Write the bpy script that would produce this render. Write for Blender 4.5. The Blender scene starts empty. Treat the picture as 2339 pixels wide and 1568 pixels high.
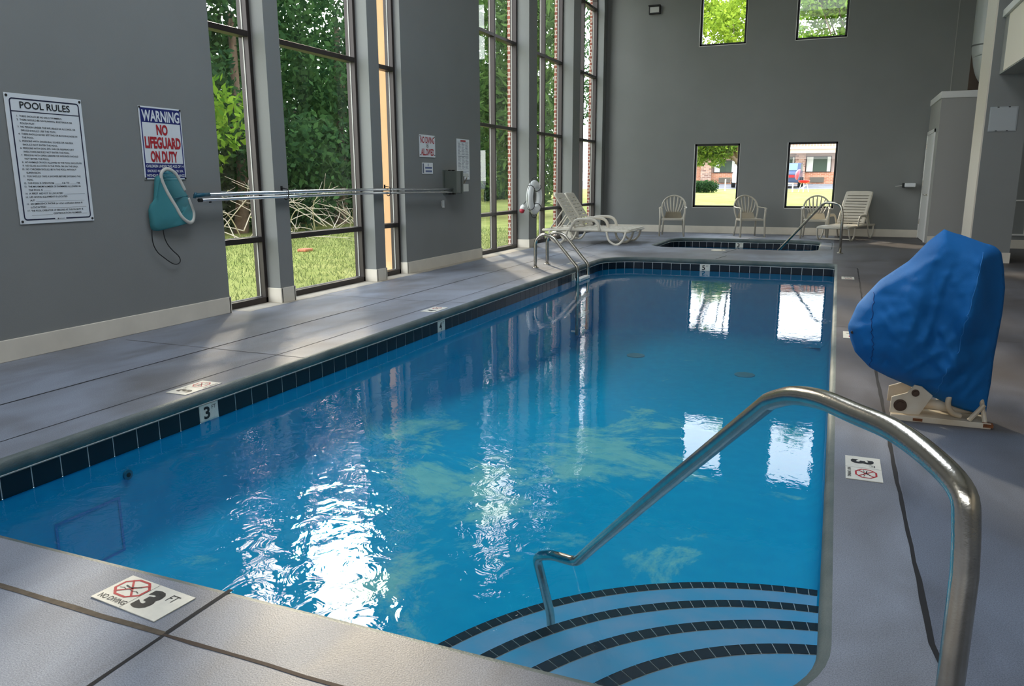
import bpy, bmesh, math, random
import numpy as np
from mathutils import Vector, Matrix
R = math.radians
random.seed(7)
S = bpy.context.scene
COL = S.collection

# ------------------------------------------------------------------ camera
YAW, PIT, ROL, FPX, CAMH = 0.3923, -0.2080, -0.0032, 1767.6, 1.25
cy, sy, cp, sp, cr, sr = (math.cos(YAW), math.sin(YAW), math.cos(PIT), math.sin(PIT), math.cos(ROL), math.sin(ROL))
f_ = Vector((-sy * cp, cy * cp, sp)); r_ = Vector((cy, sy, 0)); u_ = r_.cross(f_)
r2 = cr * r_ + sr * u_; u2 = -sr * r_ + cr * u_
cam = bpy.data.cameras.new('camera'); camo = bpy.data.objects.new('camera', cam); COL.objects.link(camo)
M = Matrix.Identity(4)
for i in range(3):
    M[i][0] = r2[i]; M[i][1] = u2[i]; M[i][2] = -f_[i]
M[2][3] = CAMH
camo.matrix_world = M
cam.sensor_width = 36.0; cam.lens = FPX / 2339 * 36.0; cam.clip_start = 0.05; cam.clip_end = 500
S.camera = camo

# ------------------------------------------------------------------ world, sun, exposure
SKY = 5.2
SUN_AZ, SUN_EL = R(-36), R(27)
sund = Vector((math.sin(SUN_AZ) * math.cos(SUN_EL), math.cos(SUN_AZ) * math.cos(SUN_EL), math.sin(SUN_EL)))
W = bpy.data.worlds.new('sky'); S.world = W; W.use_nodes = True
nt = W.node_tree; nt.nodes.clear()
def N(t, ty, **kw):
    n = t.nodes.new(ty)
    for k, v in kw.items(): setattr(n, k, v)
    return n
tc = N(nt, 'ShaderNodeTexCoord')
nrm = N(nt, 'ShaderNodeVectorMath', operation='NORMALIZE'); nt.links.new(tc.outputs['Generated'], nrm.inputs[0])
sep = N(nt, 'ShaderNodeSeparateXYZ'); nt.links.new(nrm.outputs[0], sep.inputs[0])
rmp = N(nt, 'ShaderNodeValToRGB'); nt.links.new(sep.outputs['Z'], rmp.inputs[0])
rmp.color_ramp.elements[0].position = 0.0; rmp.color_ramp.elements[0].color = (0.97, 0.985, 1.0, 1)
rmp.color_ramp.elements[1].position = 0.9; rmp.color_ramp.elements[1].color = (0.76, 0.86, 1.0, 1)
bg1 = N(nt, 'ShaderNodeBackground'); nt.links.new(rmp.outputs[0], bg1.inputs[0]); bg1.inputs[1].default_value = SKY
dot = N(nt, 'ShaderNodeVectorMath', operation='DOT_PRODUCT'); nt.links.new(nrm.outputs[0], dot.inputs[0]); dot.inputs[1].default_value = sund
mx = N(nt, 'ShaderNodeMath', operation='MAXIMUM'); nt.links.new(dot.outputs['Value'], mx.inputs[0]); mx.inputs[1].default_value = 0
pw = N(nt, 'ShaderNodeMath', operation='POWER'); nt.links.new(mx.outputs[0], pw.inputs[0]); pw.inputs[1].default_value = 90
ml = N(nt, 'ShaderNodeMath', operation='MULTIPLY'); nt.links.new(pw.outputs[0], ml.inputs[0]); ml.inputs[1].default_value = 30
bg2 = N(nt, 'ShaderNodeBackground'); bg2.inputs[0].default_value = (1.0, 0.82, 0.6, 1); nt.links.new(ml.outputs[0], bg2.inputs[1])
ad = N(nt, 'ShaderNodeAddShader'); nt.links.new(bg1.outputs[0], ad.inputs[0]); nt.links.new(bg2.outputs[0], ad.inputs[1])
wo = N(nt, 'ShaderNodeOutputWorld'); nt.links.new(ad.outputs[0], wo.inputs[0])
sl = bpy.data.lights.new('sun', 'SUN'); sl.energy = 5.0; sl.color = (1.0, 0.86, 0.66); sl.angle = R(3)
slo = bpy.data.objects.new('sun', sl); COL.objects.link(slo)
slo.rotation_euler = sund.to_track_quat('Z', 'Y').to_euler()
S.view_settings.view_transform = 'Standard'; S.view_settings.look = 'None'
S.view_settings.gamma = 1.0; S.view_settings.use_curve_mapping = False
S.view_settings.exposure = 0.25
try:
    S.cycles.use_denoising = True
    S.cycles.max_bounces = 10; S.cycles.diffuse_bounces = 5; S.cycles.glossy_bounces = 4
    S.cycles.transmission_bounces = 6; S.cycles.transparent_max_bounces = 12
    S.cycles.sample_clamp_indirect = 8.0; S.cycles.caustics_reflective = False
except Exception: pass
def portal(name, loc, sx, sz, rot):
    l = bpy.data.lights.new(name, 'AREA'); l.shape = 'RECTANGLE'; l.size = sx; l.size_y = sz
    l.cycles.is_portal = True
    o = bpy.data.objects.new(name, l); COL.objects.link(o); o.location = loc; o.rotation_euler = rot
    return o

# ------------------------------------------------------------------ materials
def srgb(r, g, b):
    f = lambda c: (c / 255 / 12.92) if c / 255 <= 0.04045 else ((c / 255 + 0.055) / 1.055) ** 2.4
    return (f(r), f(g), f(b), 1)
MATS = {}
def mat(name, col, rough=0.6, metal=0.0, bump=0.0, bscale=60.0, var=0.0, vscale=3.0, col2=None, spec=0.5, trans=0.0, detail=4.0):
    """Principled material with noise colour variation and noise bump (object coordinates)."""
    if name in MATS: return MATS[name]
    m = bpy.data.materials.new(name); m.use_nodes = True; t = m.node_tree
    p = t.nodes['Principled BSDF']
    p.inputs['Base Color'].default_value = col; p.inputs['Roughness'].default_value = rough
    p.inputs['Metallic'].default_value = metal; p.inputs['Specular IOR Level'].default_value = spec
    tc = N(t, 'ShaderNodeTexCoord')
    if var > 0 or col2:
        n = N(t, 'ShaderNodeTexNoise'); n.inputs['Scale'].default_value = vscale; n.inputs['Detail'].default_value = detail
        t.links.new(tc.outputs['Object'], n.inputs['Vector'])
        r = N(t, 'ShaderNodeValToRGB'); t.links.new(n.outputs['Fac'], r.inputs[0])
        r.color_ramp.elements[0].position = 0.3; r.color_ramp.elements[1].position = 0.7
        c2 = col2 or tuple(min(1, c * (1 + var)) for c in col[:3]) + (1,)
        c1 = col if col2 else tuple(c * (1 - var) for c in col[:3]) + (1,)
        r.color_ramp.elements[0].color = c1; r.color_ramp.elements[1].color = c2
        t.links.new(r.outputs[0], p.inputs['Base Color'])
    if bump > 0:
        n = N(t, 'ShaderNodeTexNoise'); n.inputs['Scale'].default_value = bscale; n.inputs['Detail'].default_value = 3
        t.links.new(tc.outputs['Object'], n.inputs['Vector'])
        b = N(t, 'ShaderNodeBump'); b.inputs['Strength'].default_value = bump; b.inputs['Distance'].default_value = 0.01
        t.links.new(n.outputs['Fac'], b.inputs['Height']); t.links.new(b.outputs[0], p.inputs['Normal'])
    MATS[name] = m
    return m

def glass_mat(name, tint=(1, 1, 1, 1), rough=0.0, bias=1.0):
    m = bpy.data.materials.new(name); m.use_nodes = True; t = m.node_tree; t.nodes.clear()
    fr = N(t, 'ShaderNodeFresnel'); fr.inputs['IOR'].default_value = 1.5
    tr = N(t, 'ShaderNodeBsdfTransparent'); tr.inputs[0].default_value = tint
    gl = N(t, 'ShaderNodeBsdfGlossy'); gl.inputs['Roughness'].default_value = rough
    mi = N(t, 'ShaderNodeMixShader'); o = N(t, 'ShaderNodeOutputMaterial')
    t.links.new(fr.outputs[0], mi.inputs[0]); t.links.new(tr.outputs[0], mi.inputs[1]); t.links.new(gl.outputs[0], mi.inputs[2])
    t.links.new(mi.outputs[0], o.inputs[0])
    return m

m_wall = mat('grey_wall_paint', srgb(132, 133, 130), 0.75, bump=0.10, bscale=180, var=0.03, vscale=1.5)
m_wall2 = mat('light_grey_wall_paint', srgb(166, 164, 158), 0.7, bump=0.1, bscale=180)
m_base = mat('cream_baseboard', srgb(222, 213, 196), 0.55, var=0.06, vscale=4)
m_white = mat('white_paint', srgb(232, 230, 224), 0.45)
m_bronze = mat('bronze_aluminium', srgb(52, 45, 42), 0.42, metal=0.35)
m_steel = mat('brushed_steel', srgb(200, 193, 180), 0.22, metal=1.0, bump=0.05, bscale=220, var=0.10, vscale=30)
m_alu = mat('polished_aluminium', srgb(225, 228, 230), 0.25, metal=1.0)
m_glass = glass_mat('window_glass', (0.93, 0.95, 0.94, 1))
m_plastic = mat('cream_resin', srgb(214, 206, 190), 0.45, var=0.05, vscale=6)
m_taupe = mat('taupe_resin', srgb(188, 180, 163), 0.5, var=0.05, vscale=6)
m_black = mat('black_rubber', srgb(20, 20, 21), 0.6)
m_joint = mat('joint_sealant', srgb(34, 34, 36), 0.9)
m_jointb = mat('dirty_joint', srgb(92, 82, 70), 0.95, var=0.3, vscale=30)
m_brick0 = None

def deck_mat():
    m = bpy.data.materials.new('painted_concrete_deck'); m.use_nodes = True; t = m.node_tree
    p = t.nodes['Principled BSDF']; p.inputs['Roughness'].default_value = 0.62; p.inputs['Specular IOR Level'].default_value = 0.2
    tc = N(t, 'ShaderNodeTexCoord')
    def noise(sc, det, vec=None, dist=0):
        n = N(t, 'ShaderNodeTexNoise'); n.inputs['Scale'].default_value = sc; n.inputs['Detail'].default_value = det
        n.inputs['Distortion'].default_value = dist
        t.links.new(vec or tc.outputs['Object'], n.inputs['Vector']); return n
    mp = N(t, 'ShaderNodeMapping'); mp.inputs['Scale'].default_value = (1.0, 0.35, 1); t.links.new(tc.outputs['Object'], mp.inputs[0])
    big = noise(0.55, 5, None, 0.6)
    r = N(t, 'ShaderNodeValToRGB'); t.links.new(big.outputs['Fac'], r.inputs[0])
    r.color_ramp.elements[0].position = 0.38; r.color_ramp.elements[0].color = srgb(124, 124, 127)
    r.color_ramp.elements[1].position = 0.60; r.color_ramp.elements[1].color = srgb(150, 156, 167)
    st = noise(3.2, 8, mp.outputs[0], 1.0)
    r2 = N(t, 'ShaderNodeValToRGB'); t.links.new(st.outputs['Fac'], r2.inputs[0])
    r2.color_ramp.elements[0].position = 0.36; r2.color_ramp.elements[0].color = (0.72, 0.69, 0.66, 1)
    r2.color_ramp.elements[1].position = 0.62; r2.color_ramp.elements[1].color = (1, 1, 1, 1)
    mu = N(t, 'ShaderNodeMixRGB', blend_type='MULTIPLY'); mu.inputs[0].default_value = 0.8
    t.links.new(r.outputs[0], mu.inputs[1]); t.links.new(r2.outputs[0], mu.inputs[2])
    sp_ = noise(260, 2)
    r3 = N(t, 'ShaderNodeValToRGB'); t.links.new(sp_.outputs['Fac'], r3.inputs[0])
    r3.color_ramp.elements[0].position = 0.35; r3.color_ramp.elements[0].color = (0.74, 0.74, 0.76, 1)
    r3.color_ramp.elements[1].position = 0.62; r3.color_ramp.elements[1].color = (1.12, 1.12, 1.12, 1)
    mu2 = N(t, 'ShaderNodeMixRGB', blend_type='MULTIPLY'); mu2.inputs[0].default_value = 1
    t.links.new(mu.outputs[0], mu2.inputs[1]); t.links.new(r3.outputs[0], mu2.inputs[2])
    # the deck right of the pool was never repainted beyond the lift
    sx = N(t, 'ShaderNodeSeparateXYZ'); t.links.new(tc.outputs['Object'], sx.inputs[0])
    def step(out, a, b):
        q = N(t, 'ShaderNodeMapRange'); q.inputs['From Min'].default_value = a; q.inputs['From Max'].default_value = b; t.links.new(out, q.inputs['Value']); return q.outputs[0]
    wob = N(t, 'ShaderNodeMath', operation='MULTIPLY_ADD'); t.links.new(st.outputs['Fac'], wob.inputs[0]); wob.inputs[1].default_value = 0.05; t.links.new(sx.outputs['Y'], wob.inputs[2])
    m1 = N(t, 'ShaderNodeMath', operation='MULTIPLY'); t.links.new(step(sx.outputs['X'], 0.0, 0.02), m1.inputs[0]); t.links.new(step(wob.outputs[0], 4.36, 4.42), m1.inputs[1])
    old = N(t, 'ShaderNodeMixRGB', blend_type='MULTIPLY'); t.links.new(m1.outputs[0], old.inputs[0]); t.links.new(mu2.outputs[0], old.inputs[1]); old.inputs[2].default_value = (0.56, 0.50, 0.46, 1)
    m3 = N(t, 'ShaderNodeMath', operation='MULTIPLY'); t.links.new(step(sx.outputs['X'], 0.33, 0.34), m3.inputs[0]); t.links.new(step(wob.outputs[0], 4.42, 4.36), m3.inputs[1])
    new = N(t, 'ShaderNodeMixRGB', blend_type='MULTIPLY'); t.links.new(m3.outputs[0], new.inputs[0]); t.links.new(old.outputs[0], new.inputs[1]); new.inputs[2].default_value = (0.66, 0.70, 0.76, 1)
    t.links.new(new.outputs[0], p.inputs['Base Color'])
    bn = noise(190, 3); b = N(t, 'ShaderNodeBump'); b.inputs['Strength'].default_value = 0.28; b.inputs['Distance'].default_value = 0.005
    t.links.new(bn.outputs['Fac'], b.inputs['Height']); t.links.new(b.outputs[0], p.inputs['Normal'])
    rr = N(t, 'ShaderNodeMapRange'); rr.inputs['To Min'].default_value = 0.40; rr.inputs['To Max'].default_value = 0.68
    t.links.new(st.outputs['Fac'], rr.inputs['Value']); t.links.new(rr.outputs[0], p.inputs['Roughness'])
    return m
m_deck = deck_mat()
m_coping = mat('coping_edge', srgb(104, 112, 108), 0.55, bump=0.3, bscale=120, col2=srgb(72, 86, 84), vscale=5)

def pool_mat():
    m = bpy.data.materials.new('blue_pool_plaster'); m.use_nodes = True; t = m.node_tree
    p = t.nodes['Principled BSDF']; p.inputs['Roughness'].default_value = 0.7; p.inputs['Specular IOR Level'].default_value = 0.0
    tc = N(t, 'ShaderNodeTexCoord')
    n = N(t, 'ShaderNodeTexNoise'); n.inputs['Scale'].default_value = 0.95; n.inputs['Detail'].default_value = 12; n.inputs['Roughness'].default_value = 0.72; n.inputs['Distortion'].default_value = 0.5
    t.links.new(tc.outputs['Object'], n.inputs['Vector'])
    # worn patches lie in the shallow middle of the floor
    sx = N(t, 'ShaderNodeSeparateXYZ'); t.links.new(tc.outputs['Object'], sx.inputs[0])
    def band(out, c, w):
        a = N(t, 'ShaderNodeMath', operation='SUBTRACT'); t.links.new(out, a.inputs[0]); a.inputs[1].default_value = c
        b = N(t, 'ShaderNodeMath', operation='ABSOLUTE'); t.links.new(a.outputs[0], b.inputs[0])
        c_ = N(t, 'ShaderNodeMapRange'); c_.inputs['From Min'].default_value = 0; c_.inputs['From Max'].default_value = w
        c_.inputs['To Min'].default_value = 0.07; c_.inputs['To Max'].default_value = -0.13
        t.links.new(b.outputs[0], c_.inputs['Value']); return c_
    bx_ = band(sx.outputs['X'], -1.9, 2.3); by_ = band(sx.outputs['Y'], 5.0, 4.6); bz_ = band(sx.outputs['Z'], -1.1, 0.9)
    a1 = N(t, 'ShaderNodeMath', operation='ADD'); t.links.new(bx_.outputs[0], a1.inputs[0]); t.links.new(by_.outputs[0], a1.inputs[1])
    a2 = N(t, 'ShaderNodeMath', operation='ADD'); t.links.new(a1.outputs[0], a2.inputs[0]); t.links.new(n.outputs['Fac'], a2.inputs[1])
    r = N(t, 'ShaderNodeValToRGB'); t.links.new(a2.outputs[0], r.inputs[0])
    r.color_ramp.elements[0].position = 0.555; r.color_ramp.elements[0].color = POOLBLUE
    r.color_ramp.elements[1].position = 0.64; r.color_ramp.elements[1].color = POOLPATCH
    n2 = N(t, 'ShaderNodeTexNoise'); n2.inputs['Scale'].default_value = 9; n2.inputs['Detail'].default_value = 6
    t.links.new(tc.outputs['Object'], n2.inputs['Vector'])
    r2 = N(t, 'ShaderNodeValToRGB'); t.links.new(n2.outputs['Fac'], r2.inputs[0])
    r2.color_ramp.elements[0].position = 0.3; r2.color_ramp.elements[0].color = (0.9, 0.93, 0.96, 1)
    r2.color_ramp.elements[1].position = 0.72; r2.color_ramp.elements[1].color = (1.2, 1.05, 1.02, 1)
    mu = N(t, 'ShaderNodeMixRGB', blend_type='MULTIPLY'); mu.inputs[0].default_value = 1
    t.links.new(r.outputs[0], mu.inputs[1]); t.links.new(r2.outputs[0], mu.inputs[2])
    t.links.new(mu.outputs[0], p.inputs['Base Color'])
    return m
POOLBLUE = (0.012, 0.43, 0.70, 1); POOLPATCH = (0.20, 0.66, 0.66, 1)
m_pool = pool_mat()
m_step = mat('pool_step_plaster', (0.22, 0.46, 0.66, 1), 0.7, spec=0.0, col2=(0.10, 0.44, 0.68, 1), vscale=7, detail=8)
m_grout = mat('white_grout', srgb(205, 212, 210), 0.8)
m_navy = mat('navy_glazed_tile', srgb(12, 26, 38), 0.35, spec=0.3)
m_dtile = mat('dark_step_tile', srgb(20, 28, 38), 0.35)
m_mark = mat('white_marker_tile', srgb(226, 222, 208), 0.4, var=0.05, vscale=40)
m_ink = mat('black_ink', srgb(22, 24, 26), 0.6)
m_redink = mat('red_ink', srgb(178, 34, 44), 0.6)
m_navyink = mat('navy_ink', srgb(28, 38, 108), 0.55)
m_sign = mat('white_sign_plastic', srgb(226, 229, 230), 0.4)

def water_mat():
    m = bpy.data.materials.new('pool_water'); m.use_nodes = True; t = m.node_tree; t.nodes.clear()
    tc = N(t, 'ShaderNodeTexCoord')
    mp = N(t, 'ShaderNodeMapping'); mp.inputs['Scale'].default_value = (1, 1, 1); t.links.new(tc.outputs['Object'], mp.inputs[0])
    n = N(t, 'ShaderNodeTexNoise'); n.inputs['Scale'].default_value = 9; n.inputs['Detail'].default_value = 3; n.inputs['Distortion'].default_value = 1.2
    n2 = N(t, 'ShaderNodeTexNoise'); n2.inputs['Scale'].default_value = 1.3; n2.inputs['Detail'].default_value = 1
    for q in (n, n2): t.links.new(mp.outputs[0], q.inputs['Vector'])
    # ripples are livelier where the return jet stirs the shallow end
    d = N(t, 'ShaderNodeVectorMath', operation='DISTANCE'); t.links.new(tc.outputs['Object'], d.inputs[0]); d.inputs[1].default_value = (-2.2, 2.2, -0.178)
    rr = N(t, 'ShaderNodeMapRange'); rr.inputs['From Min'].default_value = 0.5; rr.inputs['From Max'].default_value = 2.2; rr.inputs['To Min'].default_value = 1.1; rr.inputs['To Max'].default_value = 0.13
    t.links.new(d.outputs['Value'], rr.inputs['Value'])
    mu = N(t, 'ShaderNodeMath', operation='MULTIPLY'); t.links.new(n.outputs['Fac'], mu.inputs[0]); t.links.new(rr.outputs[0], mu.inputs[1])
    m2 = N(t, 'ShaderNodeMath', operation='MULTIPLY_ADD'); t.links.new(n2.outputs['Fac'], m2.inputs[0]); m2.inputs[1].default_value = 0.7; t.links.new(mu.outputs[0], m2.inputs[2])
    b = N(t, 'ShaderNodeBump'); b.inputs['Strength'].default_value = 0.5; b.inputs['Distance'].default_value = 0.0075
    t.links.new(m2.outputs[0], b.inputs['Height'])
    if REFRACT:
        g = N(t, 'ShaderNodeBsdfGlass'); g.inputs['IOR'].default_value = 1.33; g.inputs['Roughness'].default_value = 0
        t.links.new(b.outputs[0], g.inputs['Normal']); sh = g.outputs[0]
    else:
        fr = N(t, 'ShaderNodeFresnel'); fr.inputs['IOR'].default_value = 1.33; t.links.new(b.outputs[0], fr.inputs['Normal'])
        tr = N(t, 'ShaderNodeBsdfTransparent'); tr.inputs[0].default_value = (0.97, 1, 1, 1)
        gl = N(t, 'ShaderNodeBsdfGlossy'); gl.inputs['Roughness'].default_value = 0.0; t.links.new(b.outputs[0], gl.inputs['Normal'])
        mi = N(t, 'ShaderNodeMixShader'); t.links.new(fr.outputs[0], mi.inputs[0]); t.links.new(tr.outputs[0], mi.inputs[1]); t.links.new(gl.outputs[0], mi.inputs[2]); sh = mi.outputs[0]
    o = N(t, 'ShaderNodeOutputMaterial'); t.links.new(sh, o.inputs[0])
    return m
REFRACT = False
m_water = water_mat()

def brick_mat(name, c1, c2, mortar, scale=1.0, w=0.22, h=0.075):
    m = bpy.data.materials.new(name); m.use_nodes = True; t = m.node_tree
    p = t.nodes['Principled BSDF']; p.inputs['Roughness'].default_value = 0.85
    tc = N(t, 'ShaderNodeTexCoord'); sx = N(t, 'ShaderNodeSeparateXYZ'); t.links.new(tc.outputs['Object'], sx.inputs[0])
    a = N(t, 'ShaderNodeMath', operation='ADD'); t.links.new(sx.outputs['X'], a.inputs[0]); t.links.new(sx.outputs['Y'], a.inputs[1])
    cx = N(t, 'ShaderNodeCombineXYZ'); t.links.new(a.outputs[0], cx.inputs['X']); t.links.new(sx.outputs['Z'], cx.inputs['Y'])
    br = N(t, 'ShaderNodeTexBrick'); t.links.new(cx.outputs[0], br.inputs['Vector'])
    br.inputs['Color1'].default_value = c1; br.inputs['Color2'].default_value = c2; br.inputs['Mortar'].default_value = mortar
    br.inputs['Scale'].default_value = scale; br.inputs['Brick Width'].default_value = w; br.inputs['Row Height'].default_value = h; br.inputs['Mortar Size'].default_value = 0.012
    t.links.new(br.outputs['Color'], p.inputs['Base Color'])
    return m
m_brick = brick_mat('red_brick', srgb(160, 92, 74), srgb(132, 72, 58), srgb(205, 190, 178))
m_brick2 = brick_mat('motel_brick', srgb(205, 140, 105), srgb(178, 112, 84), srgb(205, 178, 156), w=0.3, h=0.1)
m_stone = brick_mat('mixed_brick', srgb(196, 158, 136), srgb(132, 100, 88), srgb(200, 180, 165), w=0.32, h=0.12)
m_tan = mat('tan_stucco', srgb(212, 168, 122), 0.9, bump=0.2, bscale=60, var=0.06, vscale=2)

def leaf_mat(name, c1, c2, tr=0.45):
    m = bpy.data.materials.new(name); m.use_nodes = True; t = m.node_tree; t.nodes.clear()
    oi = N(t, 'ShaderNodeNewGeometry')
    r = N(t, 'ShaderNodeValToRGB'); t.links.new(oi.outputs['Random Per Island'], r.inputs[0])
    r.color_ramp.elements[0].color = c1; r.color_ramp.elements[1].color = c2
    d = N(t, 'ShaderNodeBsdfDiffuse'); tl = N(t, 'ShaderNodeBsdfTranslucent')
    t.links.new(r.outputs[0], d.inputs[0]); t.links.new(r.outputs[0], tl.inputs[0])
    mi = N(t, 'ShaderNodeMixShader'); mi.inputs[0].default_value = tr
    t.links.new(d.outputs[0], mi.inputs[1]); t.links.new(tl.outputs[0], mi.inputs[2])
    o = N(t, 'ShaderNodeOutputMaterial'); t.links.new(mi.outputs[0], o.inputs[0])
    return m
m_leafd = leaf_mat('dark_leaves', (0.02, 0.055, 0.025, 1), (0.07, 0.15, 0.05, 1))
m_leafm = leaf_mat('fresh_leaves', (0.05, 0.13, 0.015, 1), (0.22, 0.36, 0.04, 1))
m_leafy = leaf_mat('sunny_leaves', (0.16, 0.26, 0.03, 1), (0.50, 0.62, 0.08, 1), 0.5)
m_leafx = leaf_mat('glossy_green_leaves', (0.035, 0.08, 0.02, 1), (0.13, 0.22, 0.06, 1))
m_bark = mat('bark', srgb(110, 92, 76), 0.9, bump=0.5, bscale=30, var=0.25, vscale=8)
m_dead = mat('dead_wood', srgb(196, 184, 166), 0.85)
m_grass = mat('lawn_grass', srgb(122, 132, 66), 0.95, bump=0.6, bscale=60, col2=srgb(152, 154, 90), vscale=1.6, spec=0.1)
m_asphalt = mat('asphalt', srgb(120, 120, 124), 0.9)

# ------------------------------------------------------------------ mesh helpers
def box(bm, x0, x1, y0, y1, z0, z1):
    v = [bm.verts.new(c) for c in ((x0,y0,z0),(x1,y0,z0),(x1,y1,z0),(x0,y1,z0),(x0,y0,z1),(x1,y0,z1),(x1,y1,z1),(x0,y1,z1))]
    for q in ((0,3,2,1),(4,5,6,7),(0,1,5,4),(1,2,6,5),(2,3,7,6),(3,0,4,7)):
        bm.faces.new([v[i] for i in q])
    return v
def NB(): return bmesh.new()
def obj(name, bm, m, parent=None, smooth=False, bevel=0.0, seg=2, recalc=True):
    if recalc: bmesh.ops.recalc_face_normals(bm, faces=bm.faces[:])
    me = bpy.data.meshes.new(name); bm.to_mesh(me); bm.free()
    if smooth:
        for p in me.polygons: p.use_smooth = True
    for q in (m if isinstance(m, (list, tuple)) else [m]): me.materials.append(q)
    o = bpy.data.objects.new(name, me); COL.objects.link(o)
    if parent: o.parent = parent
    if bevel > 0:
        b = o.modifiers.new('bevel', 'BEVEL'); b.width = bevel; b.segments = seg; b.limit_method = 'ANGLE'; b.angle_limit = R(40)
    return o
def boxo(name, b, m, parent=None, bevel=0.0):
    bm = NB(); box(bm, *b); return obj(name, bm, m, parent, bevel=bevel)
def prism(bm, poly, axis, a, b):
    """extrude a 2-D polygon along axis ('x','y','z') from a to b"""
    def P(u, v, w):
        return {'x': (w, u, v), 'y': (u, w, v), 'z': (u, v, w)}[axis]
    A = [bm.verts.new(P(u, v, a)) for u, v in poly]; B = [bm.verts.new(P(u, v, b)) for u, v in poly]
    n = len(poly)
    bm.faces.new(A[::-1]); bm.faces.new(B)
    for i in range(n): bm.faces.new((A[i], A[(i+1) % n], B[(i+1) % n], B[i]))
def fillet(pts, rad, n=6):
    pts = [Vector(p) for p in pts]; out = [pts[0]]
    for i in range(1, len(pts) - 1):
        a, b, c = pts[i-1], pts[i], pts[i+1]
        r = rad[i] if isinstance(rad, (list, tuple)) else rad
        d1 = (a - b); d2 = (c - b); l = min(r, d1.length * 0.49, d2.length * 0.49)
        p1 = b + d1.normalized() * l; p2 = b + d2.normalized() * l
        for k in range(n + 1):
            t = k / n; out.append((1-t)**2 * p1 + 2*t*(1-t) * b + t*t * p2)
    out.append(pts[-1]); return out
def spline(pts, n=6):
    pts = [Vector(p) for p in pts]; P = [pts[0]] + pts + [pts[-1]]; out = []
    for i in range(1, len(P) - 2):
        a, b, c, d = P[i-1], P[i], P[i+1], P[i+2]
        for k in range(n):
            t = k / n
            out.append(0.5 * ((2*b) + (c-a)*t + (2*a-5*b+4*c-d)*t*t + (3*b-a-3*c+d)*t**3))
    out.append(pts[-1]); return out
def tube(bm, pts, r, seg=12, cap=True, ry=None, closed=False):
    pts = [Vector(p) for p in pts]; q = [pts[0]]
    for p in pts[1:]:
        if (p - q[-1]).length > 1e-5: q.append(p)
    pts = q; n = len(pts); rings = []; up = None
    for i, p in enumerate(pts):
        if closed: t = pts[(i+1) % n] - pts[i-1]
        else: t = (pts[min(i+1, n-1)] - pts[max(i-1, 0)])
        t.normalize()
        if up is None:
            up = Vector((0,0,1)) if abs(t.z) < 0.9 else Vector((0,1,0))
        s = t.cross(up).normalized(); up = s.cross(t).normalized()
        rr = r[i] if isinstance(r, (list, tuple)) else r
        ring = [bm.verts.new(p + s * math.cos(a) * rr + up * math.sin(a) * (ry or rr)) for a in [2*math.pi*k/seg for k in range(seg)]]
        rings.append(ring)
    m = n if closed else n - 1
    for i in range(m):
        A, B = rings[i], rings[(i+1) % n]
        for k in range(seg): bm.faces.new((A[k], A[(k+1) % seg], B[(k+1) % seg], B[k]))
    if cap and not closed: bm.faces.new(rings[0][::-1]); bm.faces.new(rings[-1])
def cyl(bm, c, r, h, axis='z', seg=20, r2=None):
    c = Vector(c); d = {'x': Vector((1,0,0)), 'y': Vector((0,1,0)), 'z': Vector((0,0,1))}[axis]
    tube(bm, [c, c + d * h], [r, r if r2 is None else r2], seg)
def lathe(bm, prof, c, seg=24):
    rings = []
    for r, z in prof:
        rings.append([bm.verts.new((c[0] + r*math.cos(a), c[1] + r*math.sin(a), c[2] + z)) for a in [2*math.pi*k/seg for k in range(seg)]])
    for A, B in zip(rings, rings[1:]):
        for k in range(seg): bm.faces.new((A[k], A[(k+1) % seg], B[(k+1) % seg], B[k]))
    bm.faces.new(rings[0][::-1]); bm.faces.new(rings[-1])
def tag(o, label, cat, group=None, kind=None):
    o['label'] = label; o['category'] = cat
    if group: o['group'] = group
    if kind: o['kind'] = kind
    return o
def thing(name, label, cat, loc=(0,0,0), rz=0, group=None):
    o = bpy.data.objects.new(name, None); COL.objects.link(o); o.empty_display_size = 0.1
    o.location = loc; o.rotation_euler = (0, 0, rz)
    return tag(o, label, cat, group)
def struct(o): o['kind'] = 'structure'; return o
def dup(root, loc, rz, label=None):
    r = root.copy(); COL.objects.link(r); r.location = loc; r.rotation_euler = (0, 0, rz)
    if label: r['label'] = label
    for ch in list(root.children):
        c = ch.copy(); COL.objects.link(c); c.parent = r
        for g in list(ch.children):
            d = g.copy(); COL.objects.link(d); d.parent = c
    return r
def catmat(o, parent):  # parent without moving
    o.parent = parent
    return o

# text: every string becomes flat outlined letters fitted in a box of the plane (u right, v up)
_FC = {}
def text_bm(bm, items, xf):
    """items: (string, u0, v0, width or None, height, align, embolden); xf maps (u,v,w) to world"""
    for s, u0, v0, wd, ht, al, off in items:
        cu = bpy.data.curves.new('t', 'FONT'); cu.body = s; cu.offset = off; cu.resolution_u = 3
        o = bpy.data.objects.new('t', cu); COL.objects.link(o)
        dg = bpy.context.evaluated_depsgraph_get(); me = o.evaluated_get(dg).to_mesh()
        co = np.array([v.co[:] for v in me.vertices])
        if len(co):
            cap = 0.73
            x0, x1 = co[:, 0].min(), co[:, 0].max()
            k = ht / cap; kx = k if wd is None else wd / (x1 - x0)
            w = (x1 - x0) * kx
            us = u0 - (w / 2 if al == 'c' else (w if al == 'r' else 0))
            vs = [bm.verts.new(xf(us + (c[0] - x0) * kx, v0 + c[1] * k, 0)) for c in co]
            for p in me.polygons:
                try: bm.faces.new([vs[i] for i in p.vertices])
                except ValueError: pass
        o.evaluated_get(dg).to_mesh_clear(); bpy.data.objects.remove(o); bpy.data.curves.remove(cu)
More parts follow.
